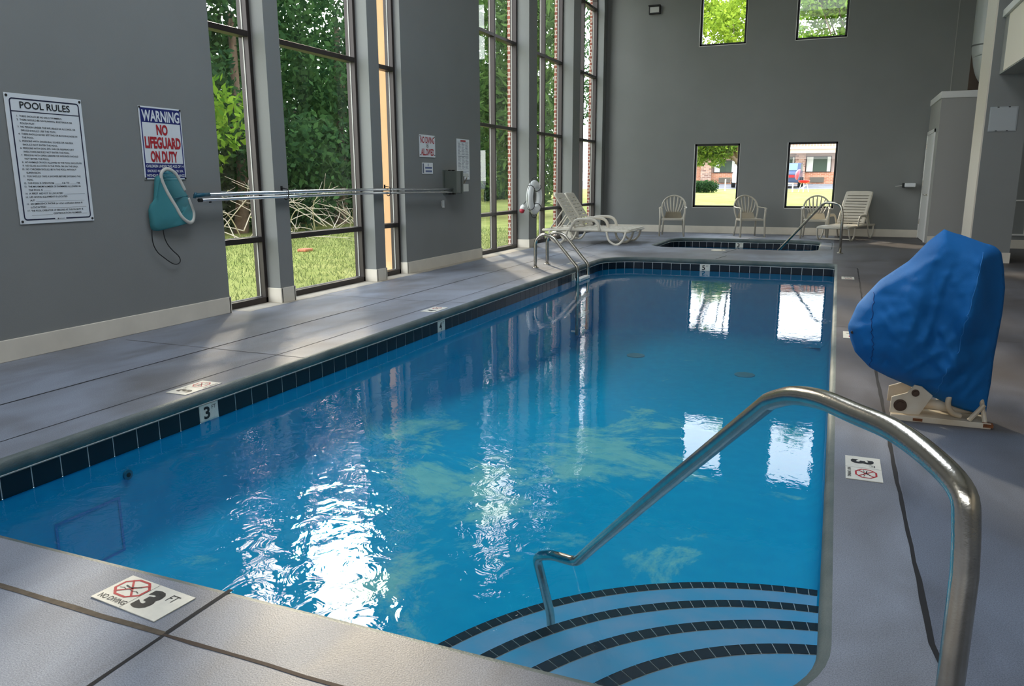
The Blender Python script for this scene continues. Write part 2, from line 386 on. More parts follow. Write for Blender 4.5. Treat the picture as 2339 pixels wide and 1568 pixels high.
def stroke(bm, pts, w, xf, closed=True, h=0):
    """flat polyline of width w in the plane"""
    n = len(pts); L = []; Rr = []
    for i in range(n):
        a = Vector(pts[i-1] if (closed or i > 0) else pts[i]); b = Vector(pts[(i+1) % n] if (closed or i < n-1) else pts[i])
        p = Vector(pts[i]); t1 = (p - a); t2 = (b - p)
        t1 = t1.normalized() if t1.length > 0 else t2.normalized(); t2 = t2.normalized() if t2.length > 0 else t1
        nn = Vector((-(t1.y + t2.y), t1.x + t2.x)).normalized(); k = 1 / max(0.4, nn.dot(Vector((-t1.y, t1.x))))
        L.append(bm.verts.new(xf(*(p + nn * w/2 * k), h))); Rr.append(bm.verts.new(xf(*(p - nn * w/2 * k), h)))
    for i in range(n if closed else n - 1):
        j = (i+1) % n; bm.faces.new((L[i], L[j], Rr[j], Rr[i]))
def rect(bm, u0, u1, v0, v1, xf, w=0):
    bm.faces.new([bm.verts.new(xf(u, v, w)) for u, v in ((u0,v0),(u1,v0),(u1,v1),(u0,v1))])
def slab(bm, u0, u1, v0, v1, w0, w1, xf):
    v = [bm.verts.new(xf(u, q, w)) for w in (w0, w1) for u, q in ((u0,v0),(u1,v0),(u1,v1),(u0,v1))]
    for q in ((0,3,2,1),(4,5,6,7),(0,1,5,4),(1,2,6,5),(2,3,7,6),(3,0,4,7)): bm.faces.new([v[i] for i in q])

# ------------------------------------------------------------------ pool outline
WZ = -0.178
XL, XR, YN, YF = -3.457, 0.062, 1.69, 12.58
def rrect(x0, x1, y0, y1, r, n=12):
    """counter-clockwise loop of (x, y, nx, ny) with outward normals; r = radii of NL, NR, FR, FL"""
    out = []
    for (cx, cy, a0, rad) in ((x0 + r[0], y0 + r[0], 180, r[0]), (x1 - r[1], y0 + r[1], 270, r[1]), (x1 - r[2], y1 - r[2], 0, r[2]), (x0 + r[3], y1 - r[3], 90, r[3])):
        for k in range(n + 1):
            a = R(a0 + 90 * k / n); out.append((cx + rad * math.cos(a), cy + rad * math.sin(a), math.cos(a), math.sin(a)))
    return out
POOL = rrect(XL, XR, YN, YF, (0.35, 0.40, 0.12, 0.60))
SPA = rrect(-3.27, -0.23, 14.68, 17.22, (0.45, 0.42, 0.42, 0.5))
def sweep(bm, loop, prof, close=True):
    rings = [[bm.verts.new((x + nx * o, y + ny * o, z)) for x, y, nx, ny in loop] for o, z in prof]
    n = len(loop)
    for A, B in zip(rings, rings[1:]):
        for i in range(n): bm.faces.new((A[i], A[(i+1) % n], B[(i+1) % n], B[i]))
    return rings
COPW = 0.05      # offset at which the rounded edge meets the flat deck
COPPROF = [(0.017, 0.0), (0.0, -0.003), (-0.012, -0.012), (-0.018, -0.028), (-0.018, -0.05), (-0.010, -0.068), (0.004, -0.08), (0.02, -0.08)]

# ------------------------------------------------------------------ floor (deck with pool and spa openings)
bm = NB()
def loop_edges(pts, z=0):
    vs = [bm.verts.new((x, y, z)) for x, y in pts]
    return [bm.edges.new((vs[i], vs[(i+1) % len(vs)])) for i in range(len(vs))]
eds = loop_edges([(-5.62, -4), (4.4, -4), (4.4, 19.0), (-5.62, 19.0)])
for lp in (POOL, SPA): eds += loop_edges([(x + nx*0.017, y + ny*0.017) for x, y, nx, ny in lp])
bmesh.ops.triangle_fill(bm, use_beauty=True, use_dissolve=False, edges=eds)
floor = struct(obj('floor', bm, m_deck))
for f in floor.data.polygons:
    pass
bm = NB(); sweep(bm, POOL, COPPROF); struct(obj('trim_1', bm, m_coping, smooth=True))
bm = NB(); sweep(bm, SPA, COPPROF); struct(obj('trim_2', bm, m_coping, smooth=True))

# joints in the deck
def jstrip(bm, pts, w, z=0.0012, jit=0.0015):
    pts = [Vector(p) for p in pts]; dense = [pts[0]]
    for a, b in zip(pts, pts[1:]):
        n = max(1, int((b - a).length / 0.12))
        dense += [a.lerp(b, k / n) for k in range(1, n + 1)]
    L, Q = [], []
    for i, p in enumerate(dense):
        t = (dense[min(i+1, len(dense)-1)] - dense[max(i-1, 0)]).normalized(); nn = Vector((-t.y, t.x))
        a, b = w/2 + random.uniform(-jit, jit), w/2 + random.uniform(-jit, jit)
        L.append(bm.verts.new((p.x + nn.x*a, p.y + nn.y*a, z))); Q.append(bm.verts.new((p.x - nn.x*b, p.y - nn.y*b, z)))
    for i in range(len(dense) - 1): bm.faces.new((L[i], L[i+1], Q[i+1], Q[i]))
def arc(cx, cy, r, a0, a1, n=10): return [(cx + r*math.cos(R(a0 + (a1-a0)*k/n)), cy + r*math.sin(R(a0 + (a1-a0)*k/n))) for k in range(n+1)]
bm = NB()
jstrip(bm, [(-4.325, -1), (-4.33, 18.8)], 0.014)
jstrip(bm, [(-3.70, 1.44), (-3.70, 12.7)], 0.007)
jstrip(bm, [(0.40, 1.6), (0.335, 2.2), (0.325, 3.2), (0.325, 8.8), (0.345, 11.9)] + arc(0.195, 12.0, 0.15, 0, 90)[1:], 0.016, jit=0.003)
jstrip(bm, [(-1.655, 1.70), (-1.655, 1.435)], 0.016)
jstrip(bm, [(-1.655, 1.43), (-1.645, 0.4)], 0.013)
jstrip(bm, arc(-0.35, 16.6, 0.33, 0, 60) , 0.018)
jstrip(bm, [(-0.02, 16.6), (-0.02, 15.2)] + arc(-0.32, 15.2, 0.30, 0, -80)[1:], 0.010)
jstrip(bm, [(-1.72, 12.66), (-1.63, 13.3)], 0.02); jstrip(bm, [(-1.75, 13.7), (-1.62, 14.6)], 0.02); jstrip(bm, [(-1.68, 17.3), (-1.5, 18.3)], 0.015)
obj('joint_line', bm, m_joint, floor)
bm = NB()
for x0, x1, y in ((-5.2, -3.46, 4.445), (-5.2, -3.98, 7.10), (-3.97, -3.46, 7.16), (-5.2, -3.46, 9.9), (0.08, 0.44, 9.93), (0.06, 0.17, 7.15), (0.9, 4, 6.93), (0.45, 4, 9.76), (-0.09, 0.1, 12.6)):
    jstrip(bm, [(x0, y), (x1, y)], 0.008)
jstrip(bm, [(-0.05, 12.62), (0.66, 13.44)], 0.008); jstrip(bm, [(-3.7, 12.7), (-3.2, 14.6)], 0.008)
obj('joint_line', bm, mat('worn_joint', srgb(84, 80, 78), 0.9), floor)
bm = NB(); jstrip(bm, [(-3.6, 1.46), (-1.66, 1.436)], 0.020, 0.0016, 0.003); obj('joint_line', bm, m_jointb, floor)
bm = NB(); jstrip(bm, [(-1.66, 1.436), (0.4, 1.42)], 0.011, 0.0016, 0.003); obj('joint_line', bm, mat('brown_joint', srgb(66, 54, 46), 0.9), floor)
# bare concrete strip along the windows
bm = NB(); jstrip(bm, [(-5.345, 5.9), (-5.345, 13.6)], 0.27, 0.0016, 0.012); obj('bare_strip', bm, mat('bare_concrete', srgb(176, 166, 150), 0.8, var=0.12, vscale=8), floor)

# ------------------------------------------------------------------ tile bands, basins, water
def arclen(loop):
    n = len(loop); s = [0.0]
    for i in range(n):
        a, b = loop[i], loop[(i+1) % n]; s.append(s[-1] + math.hypot(b[0]-a[0], b[1]-a[1]))
    return s
def at(loop, S_, s):
    s %= S_[-1]
    i = max(0, np.searchsorted(S_, s, side='right') - 1); i = min(i, len(loop)-1)
    a, b = loop[i], loop[(i+1) % len(loop)]; t = (s - S_[i]) / max(1e-9, S_[i+1] - S_[i])
    v = [a[k] + (b[k]-a[k])*t for k in range(4)]; l = math.hypot(v[2], v[3]); return v[0], v[1], v[2]/l, v[3]/l
def near_s(loop, S_, x, y):
    return min((math.hypot(at(loop, S_, s)[0]-x, at(loop, S_, s)[1]-y), s) for s in np.arange(0, S_[-1], 0.01))[1]
def tile_ring(loop, z0, z1, markers, parent, pitch=0.1535, h=0.0025):
    S_ = arclen(loop); n = round(S_[-1] / pitch); p = S_[-1] / n; off = 0
    if markers: off = (near_s(loop, S_, *markers[0][:2]) - p/2) % p
    bmg = NB(); sweep(bmg, loop, [(0.0, z1 + 0.006), (0.0, z0)]); obj('grout_bed', bmg, m_grout, parent)
    bmt = NB(); marks = []
    ms = [int(round((near_s(loop, S_, mx_, my_) - off - p/2) / p)) % n for mx_, my_, _ in markers]
    for i in range(n):
        a, b = off + i*p + 0.0035, off + (i+1)*p - 0.0035
        P = [at(loop, S_, s) for s in np.linspace(a, b, 4)]
        if i in ms: marks.append((ms.index(i), P)); continue
        tiles(bmt, P, z0 - 0.002, z1, h)
    obj('tile_band', bmt, m_navy, parent)
    return marks
def tiles(bm, P, z0, z1, h):
    F = [[bm.verts.new((x - nx*h, y - ny*h, z)) for x, y, nx, ny in P] for z in (z0, z1)]
    B = [[bm.verts.new((x, y, z)) for x, y, nx, ny in P] for z in (z0, z1)]
    m = len(P)
    for i in range(m-1):
        bm.faces.new((F[0][i], F[0][i+1], F[1][i+1], F[1][i]))
        bm.faces.new((F[1][i], F[1][i+1], B[1][i+1], B[1][i])); bm.faces.new((F[0][i], F[0][i+1], B[0][i+1], B[0][i]))
    for i in (0, m-1): bm.faces.new((F[0][i], F[1][i], B[1][i], B[0][i]))

basin = obj('pool_basin', (lambda b: b)(NB()), m_pool); struct(basin)
# basin mesh: wall, coved edge and sloping bottom (three feet at the near end, five at the far end)
def depth(y):
    t = min(1, max(0, (y - 5.2) / 4.2)); return -0.86 - 0.42 * t
def basin_mesh(loop, depthf, cove=0.15):
    bm = NB(); n = len(loop)
    prof = [(0.0, lambda y: -0.1885), (0.0, lambda y: depthf(y) + cove)]
    for k in range(1, 6):
        a = R(90 * k / 5); prof.append((-cove * (1 - math.cos(a)), lambda y, a=a: depthf(y) + cove * (1 - math.sin(a))))
    rings = [[bm.verts.new((x + nx*o, y + ny*o, zf(y))) for x, y, nx, ny in loop] for o, zf in prof]
    for A, B in zip(rings, rings[1:]):
        for i in range(n): bm.faces.new((A[i], A[(i+1) % n], B[(i+1) % n], B[i]))
    return bm, rings[-1]
# dense loop so the bottom can bend
def dense(loop, step=0.35):
    out = []
    for i in range(len(loop)):
        a, b = loop[i], loop[(i+1) % len(loop)]; d = math.hypot(b[0]-a[0], b[1]-a[1]); m = max(1, int(d / step))
        for k in range(m):
            t = k/m; out.append(tuple(a[j] + (b[j]-a[j])*t for j in range(4)))
    return out
PD = dense(POOL)
bm, last = basin_mesh(PD, depth)
# bottom: strips across
ys = sorted(set([round(v.co.y, 4) for v in last]))
es = [e for e in bm.edges if e.verts[0] in last and e.verts[1] in last]
bmesh.ops.triangle_fill(bm, use_beauty=True, use_dissolve=False, edges=es)
bmesh.ops.recalc_face_normals(bm, faces=bm.faces[:])
for f in bm.faces: f.smooth = True
bm.to_mesh(basin.data); bm.free()
def deckdep(loop): return loop
marks = tile_ring(POOL, -0.188, -0.083, [(XL, 3.495, '3'), (XL, 6.52, '4'), (XL, 10.75, '5'), (-1.87, YF, '5'), (XL, 12.0, '')][:4], basin)
bm = NB(); bm.faces.new([bm.verts.new((x, y, WZ)) for x, y, nx, ny in POOL])
water = obj('water_surface', bm, m_water, recalc=False); tag(water, 'still blue water filling the swimming pool', 'water', kind='stuff')

spa = struct(obj('spa_basin', NB(), m_pool))
bm, last = basin_mesh(SPA, lambda y: -0.86)
bmesh.ops.triangle_fill(bm, use_beauty=True, use_dissolve=False, edges=[e for e in bm.edges if e.verts[0] in last and e.verts[1] in last])
bmesh.ops.recalc_face_normals(bm, faces=bm.faces[:]); bm.to_mesh(spa.data); bm.free()
marks2 = tile_ring(SPA, -0.188, -0.083, [(-1.86, 17.22, '3')], spa)
bm = NB(); bm.faces.new([bm.verts.new((x, y, WZ)) for x, y, nx, ny in SPA])
tag(obj('water_surface', bm, m_water, recalc=False), 'dark water in the small spa tub near the chairs', 'water', kind='stuff')

# tile depth markers on the walls
def wall_marker(P, digit, z0, z1, label, extra='FT'):
    x0, y0, nx, ny = P[0]; x1, y1 = P[-1][0], P[-1][1]
    Rt = Vector((x0 - x1, y0 - y1, 0)); w = Rt.length; Rt.normalize(); o = Vector((x1 - nx*0.004, y1 - ny*0.004, 0))
    nrm_ = Vector((-nx, -ny, 0))
    xf = lambda u, v, q: o + Rt*u + Vector((0,0,1))*v + nrm_*(q + 0.0008)
    bm = NB(); slab(bm, 0, w, z0, z1, -0.003, 0.0, lambda u, v, q: o + Rt*u + Vector((0,0,1))*v + nrm_*q)
    t = obj('depth_marker', bm, m_mark); tag(t, label, 'tile marker')
    bm = NB(); text_bm(bm, [(digit, 0.028, z0 + 0.018, 0.05, (z1-z0)*0.72, 'l', 0.03), (extra, 0.094, z1 - 0.038, 0.035, 0.026, 'l', 0.0)], xf)
    obj('lettering', bm, m_ink, t, recalc=False)
    return t
DL = {0: ('3', 'white 3 FT tile in the waterline band of the left pool wall'),
      1: ('4', 'white 4 FT tile in the waterline band midway along the left pool wall'),
      2: ('5', 'small white tile in the waterline band right beside the ladder'),
      3: ('5', 'white 5 FT tile in the waterline band of the far pool wall')}
for i, P in marks: wall_marker(P, DL[i][0], -0.188, -0.083, DL[i][1])
for i, P in marks2: wall_marker(P, '3', -0.188, -0.083, 'white 3 FT tile in the waterline band of the spa tub')

# corner steps
C0 = [(0.318, 1.604, 1.078, -0.35), (0.333, 1.655, 1.397, -0.48), (0.263, 1.81, 1.60, -0.61), (0.222, 1.966, 1.832, -0.74)]
for i, (cx, cy_, r, z) in enumerate(C0):
    # angles where the arc meets the right wall and the near wall
    xw, yw = XR + 0.01, YN - 0.01
    a0 = math.acos(max(-1, min(1, (xw - cx) / r))); a1 = math.pi - math.asin(max(-1, min(1, (yw - cy_) / r)))
    pts = [(cx + r*math.cos(a), cy_ + r*math.sin(a)) for a in np.linspace(a0, a1, 40)]
    # corner of the pool (rounded) closes the tread
    cor = [(x, y) for x, y, nx, ny in POOL if x > XR - 0.41 and y < YN + 0.41]
    bm = NB(); prism(bm, pts + [(pts[-1][0], yw)] + [(x+nx*0.01, y+ny*0.01) for (x, y, nx, ny) in POOL if x > XR - 0.41 and y < YN + 0.41], 'z', -0.95, z)
    st = obj('pool_step', bm, m_step, basin)
    bm = NB(); bmg = NB(); da = 0.0575 / r; k = 0
    band = lambda B, aa, bb, ra, rb, zz: B.faces.new([B.verts.new((cx + q*math.cos(a), cy_ + q*math.sin(a), zz)) for a, q in ((aa, ra), (bb, ra), (bb, rb), (aa, rb))])
    a = a0
    while a < a1:
        b = min(a1, a + da)
        band(bmg, a, b, r + 0.001, r - 0.056, z + 0.001)
        mid = (a + b)/2; ga = 0.0016 / r
        tz = z + 0.003
        P = [(a + ga, r), (b - ga, r), (b - ga, r - 0.054), (a + ga, r - 0.054)]
        vs = [bm.verts.new((cx + q*math.cos(t_), cy_ + q*math.sin(t_), tz)) for t_, q in P]; bm.faces.new(vs)
        vd = [bm.verts.new((cx + (r+0.002)*math.cos(t_), cy_ + (r+0.002)*math.sin(t_), zz)) for t_, zz in ((a+ga, tz), (b-ga, tz), (b-ga, z-0.015), (a+ga, z-0.015))]; bm.faces.new(vd)
        a = b
    obj('nosing_grout', bmg, m_grout, st); obj('nosing_tile', bm, m_dtile, st)

# underwater details
bm = NB(); 
xfL = lambda u, v, q: Vector((XL + 0.006 + q, u, v))
stroke(bm, [(2.43, -0.42), (2.80, -0.42), (2.80, -0.72), (2.43, -0.72)], 0.014, lambda u, v, q: Vector((XL + 0.004, u, v)))
obj('patched_panel_outline', bm, mat('pale_blue_seam', (0.03, 0.30, 0.62, 1), 0.7, spec=0), basin)
t = thing('wall_jet', 'small dark return jet fitting low on the left pool wall', 'pool jet')
bm = NB(); cyl(bm, (XL - 0.01, 2.87, -0.314), 0.028, 0.022, 'x'); obj('rim', bm, mat('jet_ring', (0.02, 0.16, 0.25, 1), 0.5), t)
bm = NB(); cyl(bm, (XL + 0.010, 2.87, -0.314), 0.013, 0.004, 'x'); obj('nozzle', bm, m_black, t)
for (x, y, lb) in ((-2.55, 10.9, 'round drain cover on the pool bottom nearer the left wall'), (-0.95, 10.3, 'round drain cover on the pool bottom nearer the right wall')):
    bm = NB(); lathe(bm, [(0.13, 0), (0.13, 0.012), (0.09, 0.022), (0.0001, 0.026)], (x, y, depth(y)), 24)
    tag(obj('floor_drain', bm, mat('drain_cover', (0.10, 0.34, 0.42, 1), 0.6)), lb, 'drain')

# ------------------------------------------------------------------ room shell
ZC = 7.2
XN = -5.575
XW, XP, XF, XO = -5.34, -5.27, -5.50, -5.69   # wall face, pier face, window frame face, outside face
wl = NB()
segs = [(-3.5, 5.79, XW), (6.46, 6.68, XP), (8.30, 8.53, XP), (9.18, 11.61, XW), (13.58, 13.98, XP), (16.12, 16.60, XP), (18.62, 18.9, XW)]
for a, b, xf in segs: box(wl, XF - 0.06, xf, a, b, 0, ZC)
for a, b, x in ((5.79, 6.46, XW), (6.68, 8.30, XW), (8.53, 9.18, XW)): box(wl, XF - 0.06, x, a, b, 5.6, ZC)
ARC = [(11.61, 13.58), (13.98, 16.12), (16.60, 18.62)]
def arch_poly(a, b, zs, zt, n=16):
    c, r = (a + b)/2, (b - a)/2
    return [(a, zt), (a, zs)] + [(c - r*math.cos(math.pi*k/n), zs + r*math.sin(math.pi*k/n)) for k in range(1, n)] + [(b, zs), (b, zt)]
for a, b in ARC:
    P = arch_poly(a, b, 5.15, ZC); n = len(P)
    mid = [(p, q) for p, q in P]
    # split in quads from arch up to the top so the polygon stays simple
    ap = P[1:-1]
    for k in range(len(ap)-1):
        (u0, v0), (u1, v1) = ap[k], ap[k+1]
        prism(wl, [(u0, v0), (u1, v1), (u1, ZC), (u0, ZC)], 'x', XF - 0.06, XW)
wall_left = struct(obj('wall_left', wl, m_wall))
bk = NB()
for a, b, xf in segs: box(bk, XO if a > 10 else XN, XF - 0.061, a, b, -0.3, ZC)
for a, b in ((5.79, 6.46), (6.68, 8.30), (8.53, 9.18)): box(bk, XN, XF - 0.061, a, b, 5.6, ZC)
for a, b in ARC:
    ap = arch_poly(a, b, 5.15, ZC)[1:-1]
    for k in range(len(ap)-1):
        (u0, v0), (u1, v1) = ap[k], ap[k+1]
        prism(bk, [(u0, v0), (u1, v1), (u1, ZC), (u0, ZC)], 'x', XO, XF - 0.061)
obj('brick_facing', bk, m_brick, wall_left)
# far pier steps out a little more than the others
boxo('pier_face', (-5.42, -5.262, 13.60, 13.965, 0.0, ZC), m_wall, wall_left)
# tan stucco buttress outside the third window
struct(boxo('wall_outside', (-6.08, XN - 0.001, 9.28, 9.75, -0.3, 8), m_tan))

# baseboards
bl = NB()
for a, b, xf in segs:
    box(bl, xf - 0.05, xf + 0.012, a if a > 0 else -3.5, b, 0.0, 0.155)
    if a > 0: box(bl, XF, xf + 0.012, a - 0.010, a + 0.02, 0.0, 0.155)
    if b < 18.7: box(bl, XF, xf + 0.012, b - 0.02, b + 0.010, 0.0, 0.155)
struct(obj('baseboard_left', bl, m_base, bevel=0.004))

# far wall with four windows
YW = 18.9
wf = NB()
xs = [-5.62, -3.165, -2.145, -1.10, -0.065, 2.30]; zs = [-0.1, 0.60, 2.05, 4.215, 5.62, ZC]
holes = {(1, 1), (3, 1), (1, 3), (3, 3)}
for i in range(5):
    for j in range(5):
        if (i, j) in holes: continue
        box(wf, xs[i], xs[i+1], YW, YW + 0.22, zs[j], zs[j+1])
wall_far = struct(obj('wall_far', wf, m_wall))
boxo('seam_strip', (1.985, 2.0, YW - 0.006, YW, 2.8, ZC), m_wall2, wall_far)
struct(boxo('baseboard_far', (-5.27, 1.67, YW - 0.014, YW, 0.0, 0.165), m_base, bevel=0.004))
# dark recess with a duct behind the closet
struct(boxo('wall_recess', (2.30, 4.4, 19.4, 19.5, 0, ZC), mat('dark_brown_wall', srgb(58, 50, 46), 0.9)))
duct = thing('air_duct', 'pale grey vertical air duct with a seam above the closet', 'duct', (2.44, 17.9, 3.1))
bm = NB(); tube(bm, spline([(0, 0, 4.05), (0, 0, .95), (0.03, 0, 0.45), (0.12, 0, 0.15), (0.3, 0, 0.04), (0.7, 0, 0.04)], 8), 0.27, 28, ry=0.27); obj('pipe', bm, mat('galvanised_duct', srgb(186, 188, 186), 0.45, metal=0.3), duct, smooth=True)
bm = NB(); tube(bm, [(0, 0, 0.62), (0, 0, 0.645)], 0.278, 28); obj('seam_band', bm, mat('duct_band', srgb(96, 96, 94), 0.5), duct)

# windows of the left wall
def frame_bar(bm, y0, y1, z0, z1, d0=-0.12, d1=0.0, xf=None): box(bm, FX + d0, FX + d1, y0, y1, z0, z1)
def left_window(idx, a, b, top, bars, mull=None, arch=False):
    global FX
    FX = XF if arch else -5.43
    bm = NB(); T = 0.045
    zt = 5.15 if arch else top
    frame_bar(bm, a, a + T, 0.0, zt); frame_bar(bm, b - T, b, 0.0, zt); frame_bar(bm, a, b, 0.0, 0.062)
    if not arch: frame_bar(bm, a, b, top - 0.05, top)
    for z in bars: frame_bar(bm, a, b, z - 0.055, z, -0.115, -0.004)
    c, r = (a + b)/2, (b - a)/2
    if mull: frame_bar(bm, c - 0.024, c + 0.024, 0.0, zt + (r if arch else 0), -0.117, -0.002)
    if arch:
        n = 20; P = [(c - r*math.cos(math.pi*k/n), 5.15 + r*math.sin(math.pi*k/n)) for k in range(n+1)]
        Q = [(c - (r-T)*math.cos(math.pi*k/n), 5.15 + (r-T)*math.sin(math.pi*k/n)) for k in range(n+1)]
        for k in range(n): prism(bm, [P[k], P[k+1], Q[k+1], Q[k]], 'x', XF - 0.12, XF)
    o = struct(obj('window_%d' % idx, bm, m_bronze, bevel=0.004))
    bm = NB(); xg = FX - (0.095 if arch else 0.07)
    if arch:
        n = 20; pts = [(a+0.02, 0.03), (b-0.02, 0.03)] + [(c + (r-0.02)*math.cos(math.pi*k/n), 5.15 + (r-0.02)*math.sin(math.pi*k/n)) for k in range(n+1)]
    else: pts = [(a+0.02, 0.03), (b-0.02, 0.03), (b-0.02, top-0.02), (a+0.02, top-0.02)]
    bm.faces.new([bm.verts.new((xg, u, v)) for u, v in pts]); obj('pane', bm, m_glass, o, recalc=False)
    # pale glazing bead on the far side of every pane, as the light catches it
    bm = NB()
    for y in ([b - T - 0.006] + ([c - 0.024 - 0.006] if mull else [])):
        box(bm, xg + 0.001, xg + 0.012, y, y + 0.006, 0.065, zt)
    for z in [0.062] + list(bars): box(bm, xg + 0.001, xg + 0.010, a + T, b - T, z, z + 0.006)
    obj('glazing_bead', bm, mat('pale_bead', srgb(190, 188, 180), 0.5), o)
    return o
left_window(1, 5.79, 6.46, 5.6, [0.685, 2.68, 4.68]); left_window(2, 6.68, 8.30, 5.6, [0.685, 2.68, 4.68]); left_window(3, 8.53, 9.18, 5.6, [0.685, 2.68, 4.68])
for i, (a, b) in enumerate(ARC): left_window(4 + i, a, b, 5.15, [0.69, 2.175, 3.65, 5.15], True, True)
for i, (x0, x1, z0, z1) in enumerate(((-3.165, -2.145, 0.60, 2.05), (-1.10, -0.065, 0.60, 2.05), (-3.165, -2.145, 4.215, 5.62), (-1.10, -0.065, 4.215, 5.62))):
    bm = NB(); T = 0.045; ya, yb = YW + 0.03, YW + 0.10
    box(bm, x0, x0+T, ya, yb, z0, z1); box(bm, x1-T, x1, ya, yb, z0, z1); box(bm, x0, x1, ya, yb, z0, z0+T); box(bm, x0, x1, ya, yb, z1-T, z1)
    w = struct(obj('window_%d' % (7 + i), bm, mat('black_frame', srgb(14, 13, 14), 0.5), bevel=0.003))
    bm = NB(); bm.faces.new([bm.verts.new((u, YW + 0.07, v)) for u, v in ((x0+.01, z0+.01), (x1-.01, z0+.01), (x1-.01, z1-.01), (x0+.01, z1-.01))]); obj('pane', bm, m_glass, w, recalc=False)
    bm = NB(); q = 0.012
    box(bm, x0-q, x0, YW-0.004, YW+0.03, z0-q, z1); box(bm, x0-q, x1, YW-0.004, YW+0.03, z0-q, z0); box(bm, x1, x1+0.006, YW-0.003, YW+0.03, z0, z1)
    obj('window_trim', bm, m_white, w)

# closet with door (right of the far wall)
XC, YC = 1.67, 17.03
struct(boxo('wall_closet', (XC, 3.4, YC, YW, 0, 2.72), m_wall2))
struct(boxo('trim_3', (XC - 0.02, 3.42, YC - 0.02, YW, 2.72, 2.84), m_white, bevel=0.004))
dr = NB(); box(dr, XC - 0.012, XC + 0.01, 17.56, 18.80, 0.01, 2.13)
door = struct(obj('door_1', dr, m_white))
bm = NB()
for b in ((XC-0.024, XC+0.01, 17.49, 17.56, 0, 2.20), (XC-0.024, XC+0.01, 18.80, 18.87, 0, 2.20), (XC-0.024, XC+0.01, 17.49, 18.87, 2.13, 2.20)): box(bm, *b)
obj('door_casing', bm, m_white, door, bevel=0.003)
bm = NB(); box(bm, XC-0.02, XC-0.012, 17.50, 18.86, 0, 0.012); obj('door_sill', bm, m_bronze, door)
for z in (0.30, 1.10, 1.85):
    bm = NB(); box(bm, XC-0.026, XC-0.012, 18.775, 18.80, z, z+0.11); obj('hinge', bm, m_steel, door)
bm = NB(); cyl(bm, (XC-0.07, 17.68, 0.93), 0.012, 0.06, 'x', 10); tube(bm, [(XC-0.07, 17.68, 0.93), (XC-0.072, 17.80, 0.93)], 0.011, 8); cyl(bm, (XC-0.02, 17.68, 0.93), 0.03, 0.01, 'x', 14)
obj('door_handle', bm, m_steel, door, smooth=True)
struct(boxo('baseboard_closet', (XC, 2.2, YC-0.012, YC, 0, 0.155), m_base))

# pier with access panel and balcony on the right
pier = struct(boxo('wall_pier', (1.925, 2.445, 13.57, 14.45, 0, ZC), m_wall))
boxo('pier_side_trim', (1.905, 1.925, 13.57, 14.46, 0, ZC), mat('warm_white_trim', srgb(226, 217, 200), 0.5), pier)
struct(boxo('baseboard_pier', (1.90, 2.457, 13.558, 13.57, 0, 0.155), m_base))
pnl = thing('access_panel', 'pale grey square access panel on the right pier', 'panel')
boxo('panel_frame', (1.972, 2.328, 13.56, 13.57, 1.92, 2.27), mat('panel_grey', srgb(172, 176, 176), 0.45), pnl, 0.003)
boxo('panel_door', (1.985, 2.315, 13.554, 13.56, 1.933, 2.257), MATS["panel_grey"], pnl, 0.003)
for x in (2.06, 2.20):
    for z in (1.925, 2.258): boxo('latch', (x, x+0.025, 13.550, 13.555, z, z+.010), m_black, pnl)
struct(boxo('wall_balcony', (2.034, 4.4, 7.5, 13.57, 2.72, 3.50), m_wall2))
bal = struct(boxo('trim_4', (2.028, 2.034, 7.5, 13.26, 2.735, 3.49), mat('warm_cream', srgb(250, 238, 218), 0.6)))
struct(boxo('trim_5', (1.99, 4.4, 7.5, 13.57, 3.50, 3.60), m_white, bevel=0.004))
# wall farther right with a framed recess
struct(boxo('wall_back', (2.30, 4.4, 16.52, 16.62, 0, 2.72), m_wall))
struct(boxo('baseboard_back', (2.5, 4.4, 16.508, 16.52, 0, 0.155), m_base))
bm = NB()
for b in ((2.96, 3.9, 0.235, 0.262), (2.96, 3.9, 0.846, 0.87), (3.155, 3.19, 0.262, 0.846), (3.85, 3.9, 0.262, 0.846)): box(bm, b[0], b[1], 16.49, 16.52, b[2], b[3])
struct(obj('trim_6', bm, m_white))
struct(boxo('wall_right', (4.3, 4.4, -4, 19.5, 0, ZC), m_wall))
bn = NB(); ADDED_SKL = [(-3.2, -0.2, 1.0, 4.4), (-3.2, -0.2, 5.0, 8.4)]   # two roof lights added out of view to brighten pool and deck
for b in ((-5.8, -3.2, -4, 19.5), (-0.2, 4.4, -4, 19.5), (-3.2, -0.2, -4, 1.0), (-3.2, -0.2, 4.4, 5.0), (-3.2, -0.2, 8.4, 19.5)): box(bn, b[0], b[1], b[2], b[3], ZC, ZC + 0.25)
struct(obj('ceiling', bn, mat('ceiling_white', srgb(205, 205, 200), 0.8)))

bn = NB()
for b in ((-5.8, -4.0, 0, ZC), (2.2, 4.4, 0, ZC), (-4.0, 2.2, 0, 2.2), (-4.0, 2.2, 3.6, ZC)): box(bn, b[0], b[1], -4.1, -3.98, b[2], b[3])  # high opening added in the unseen wall behind the camera for more light
struct(obj('wall_near', bn, m_wall))
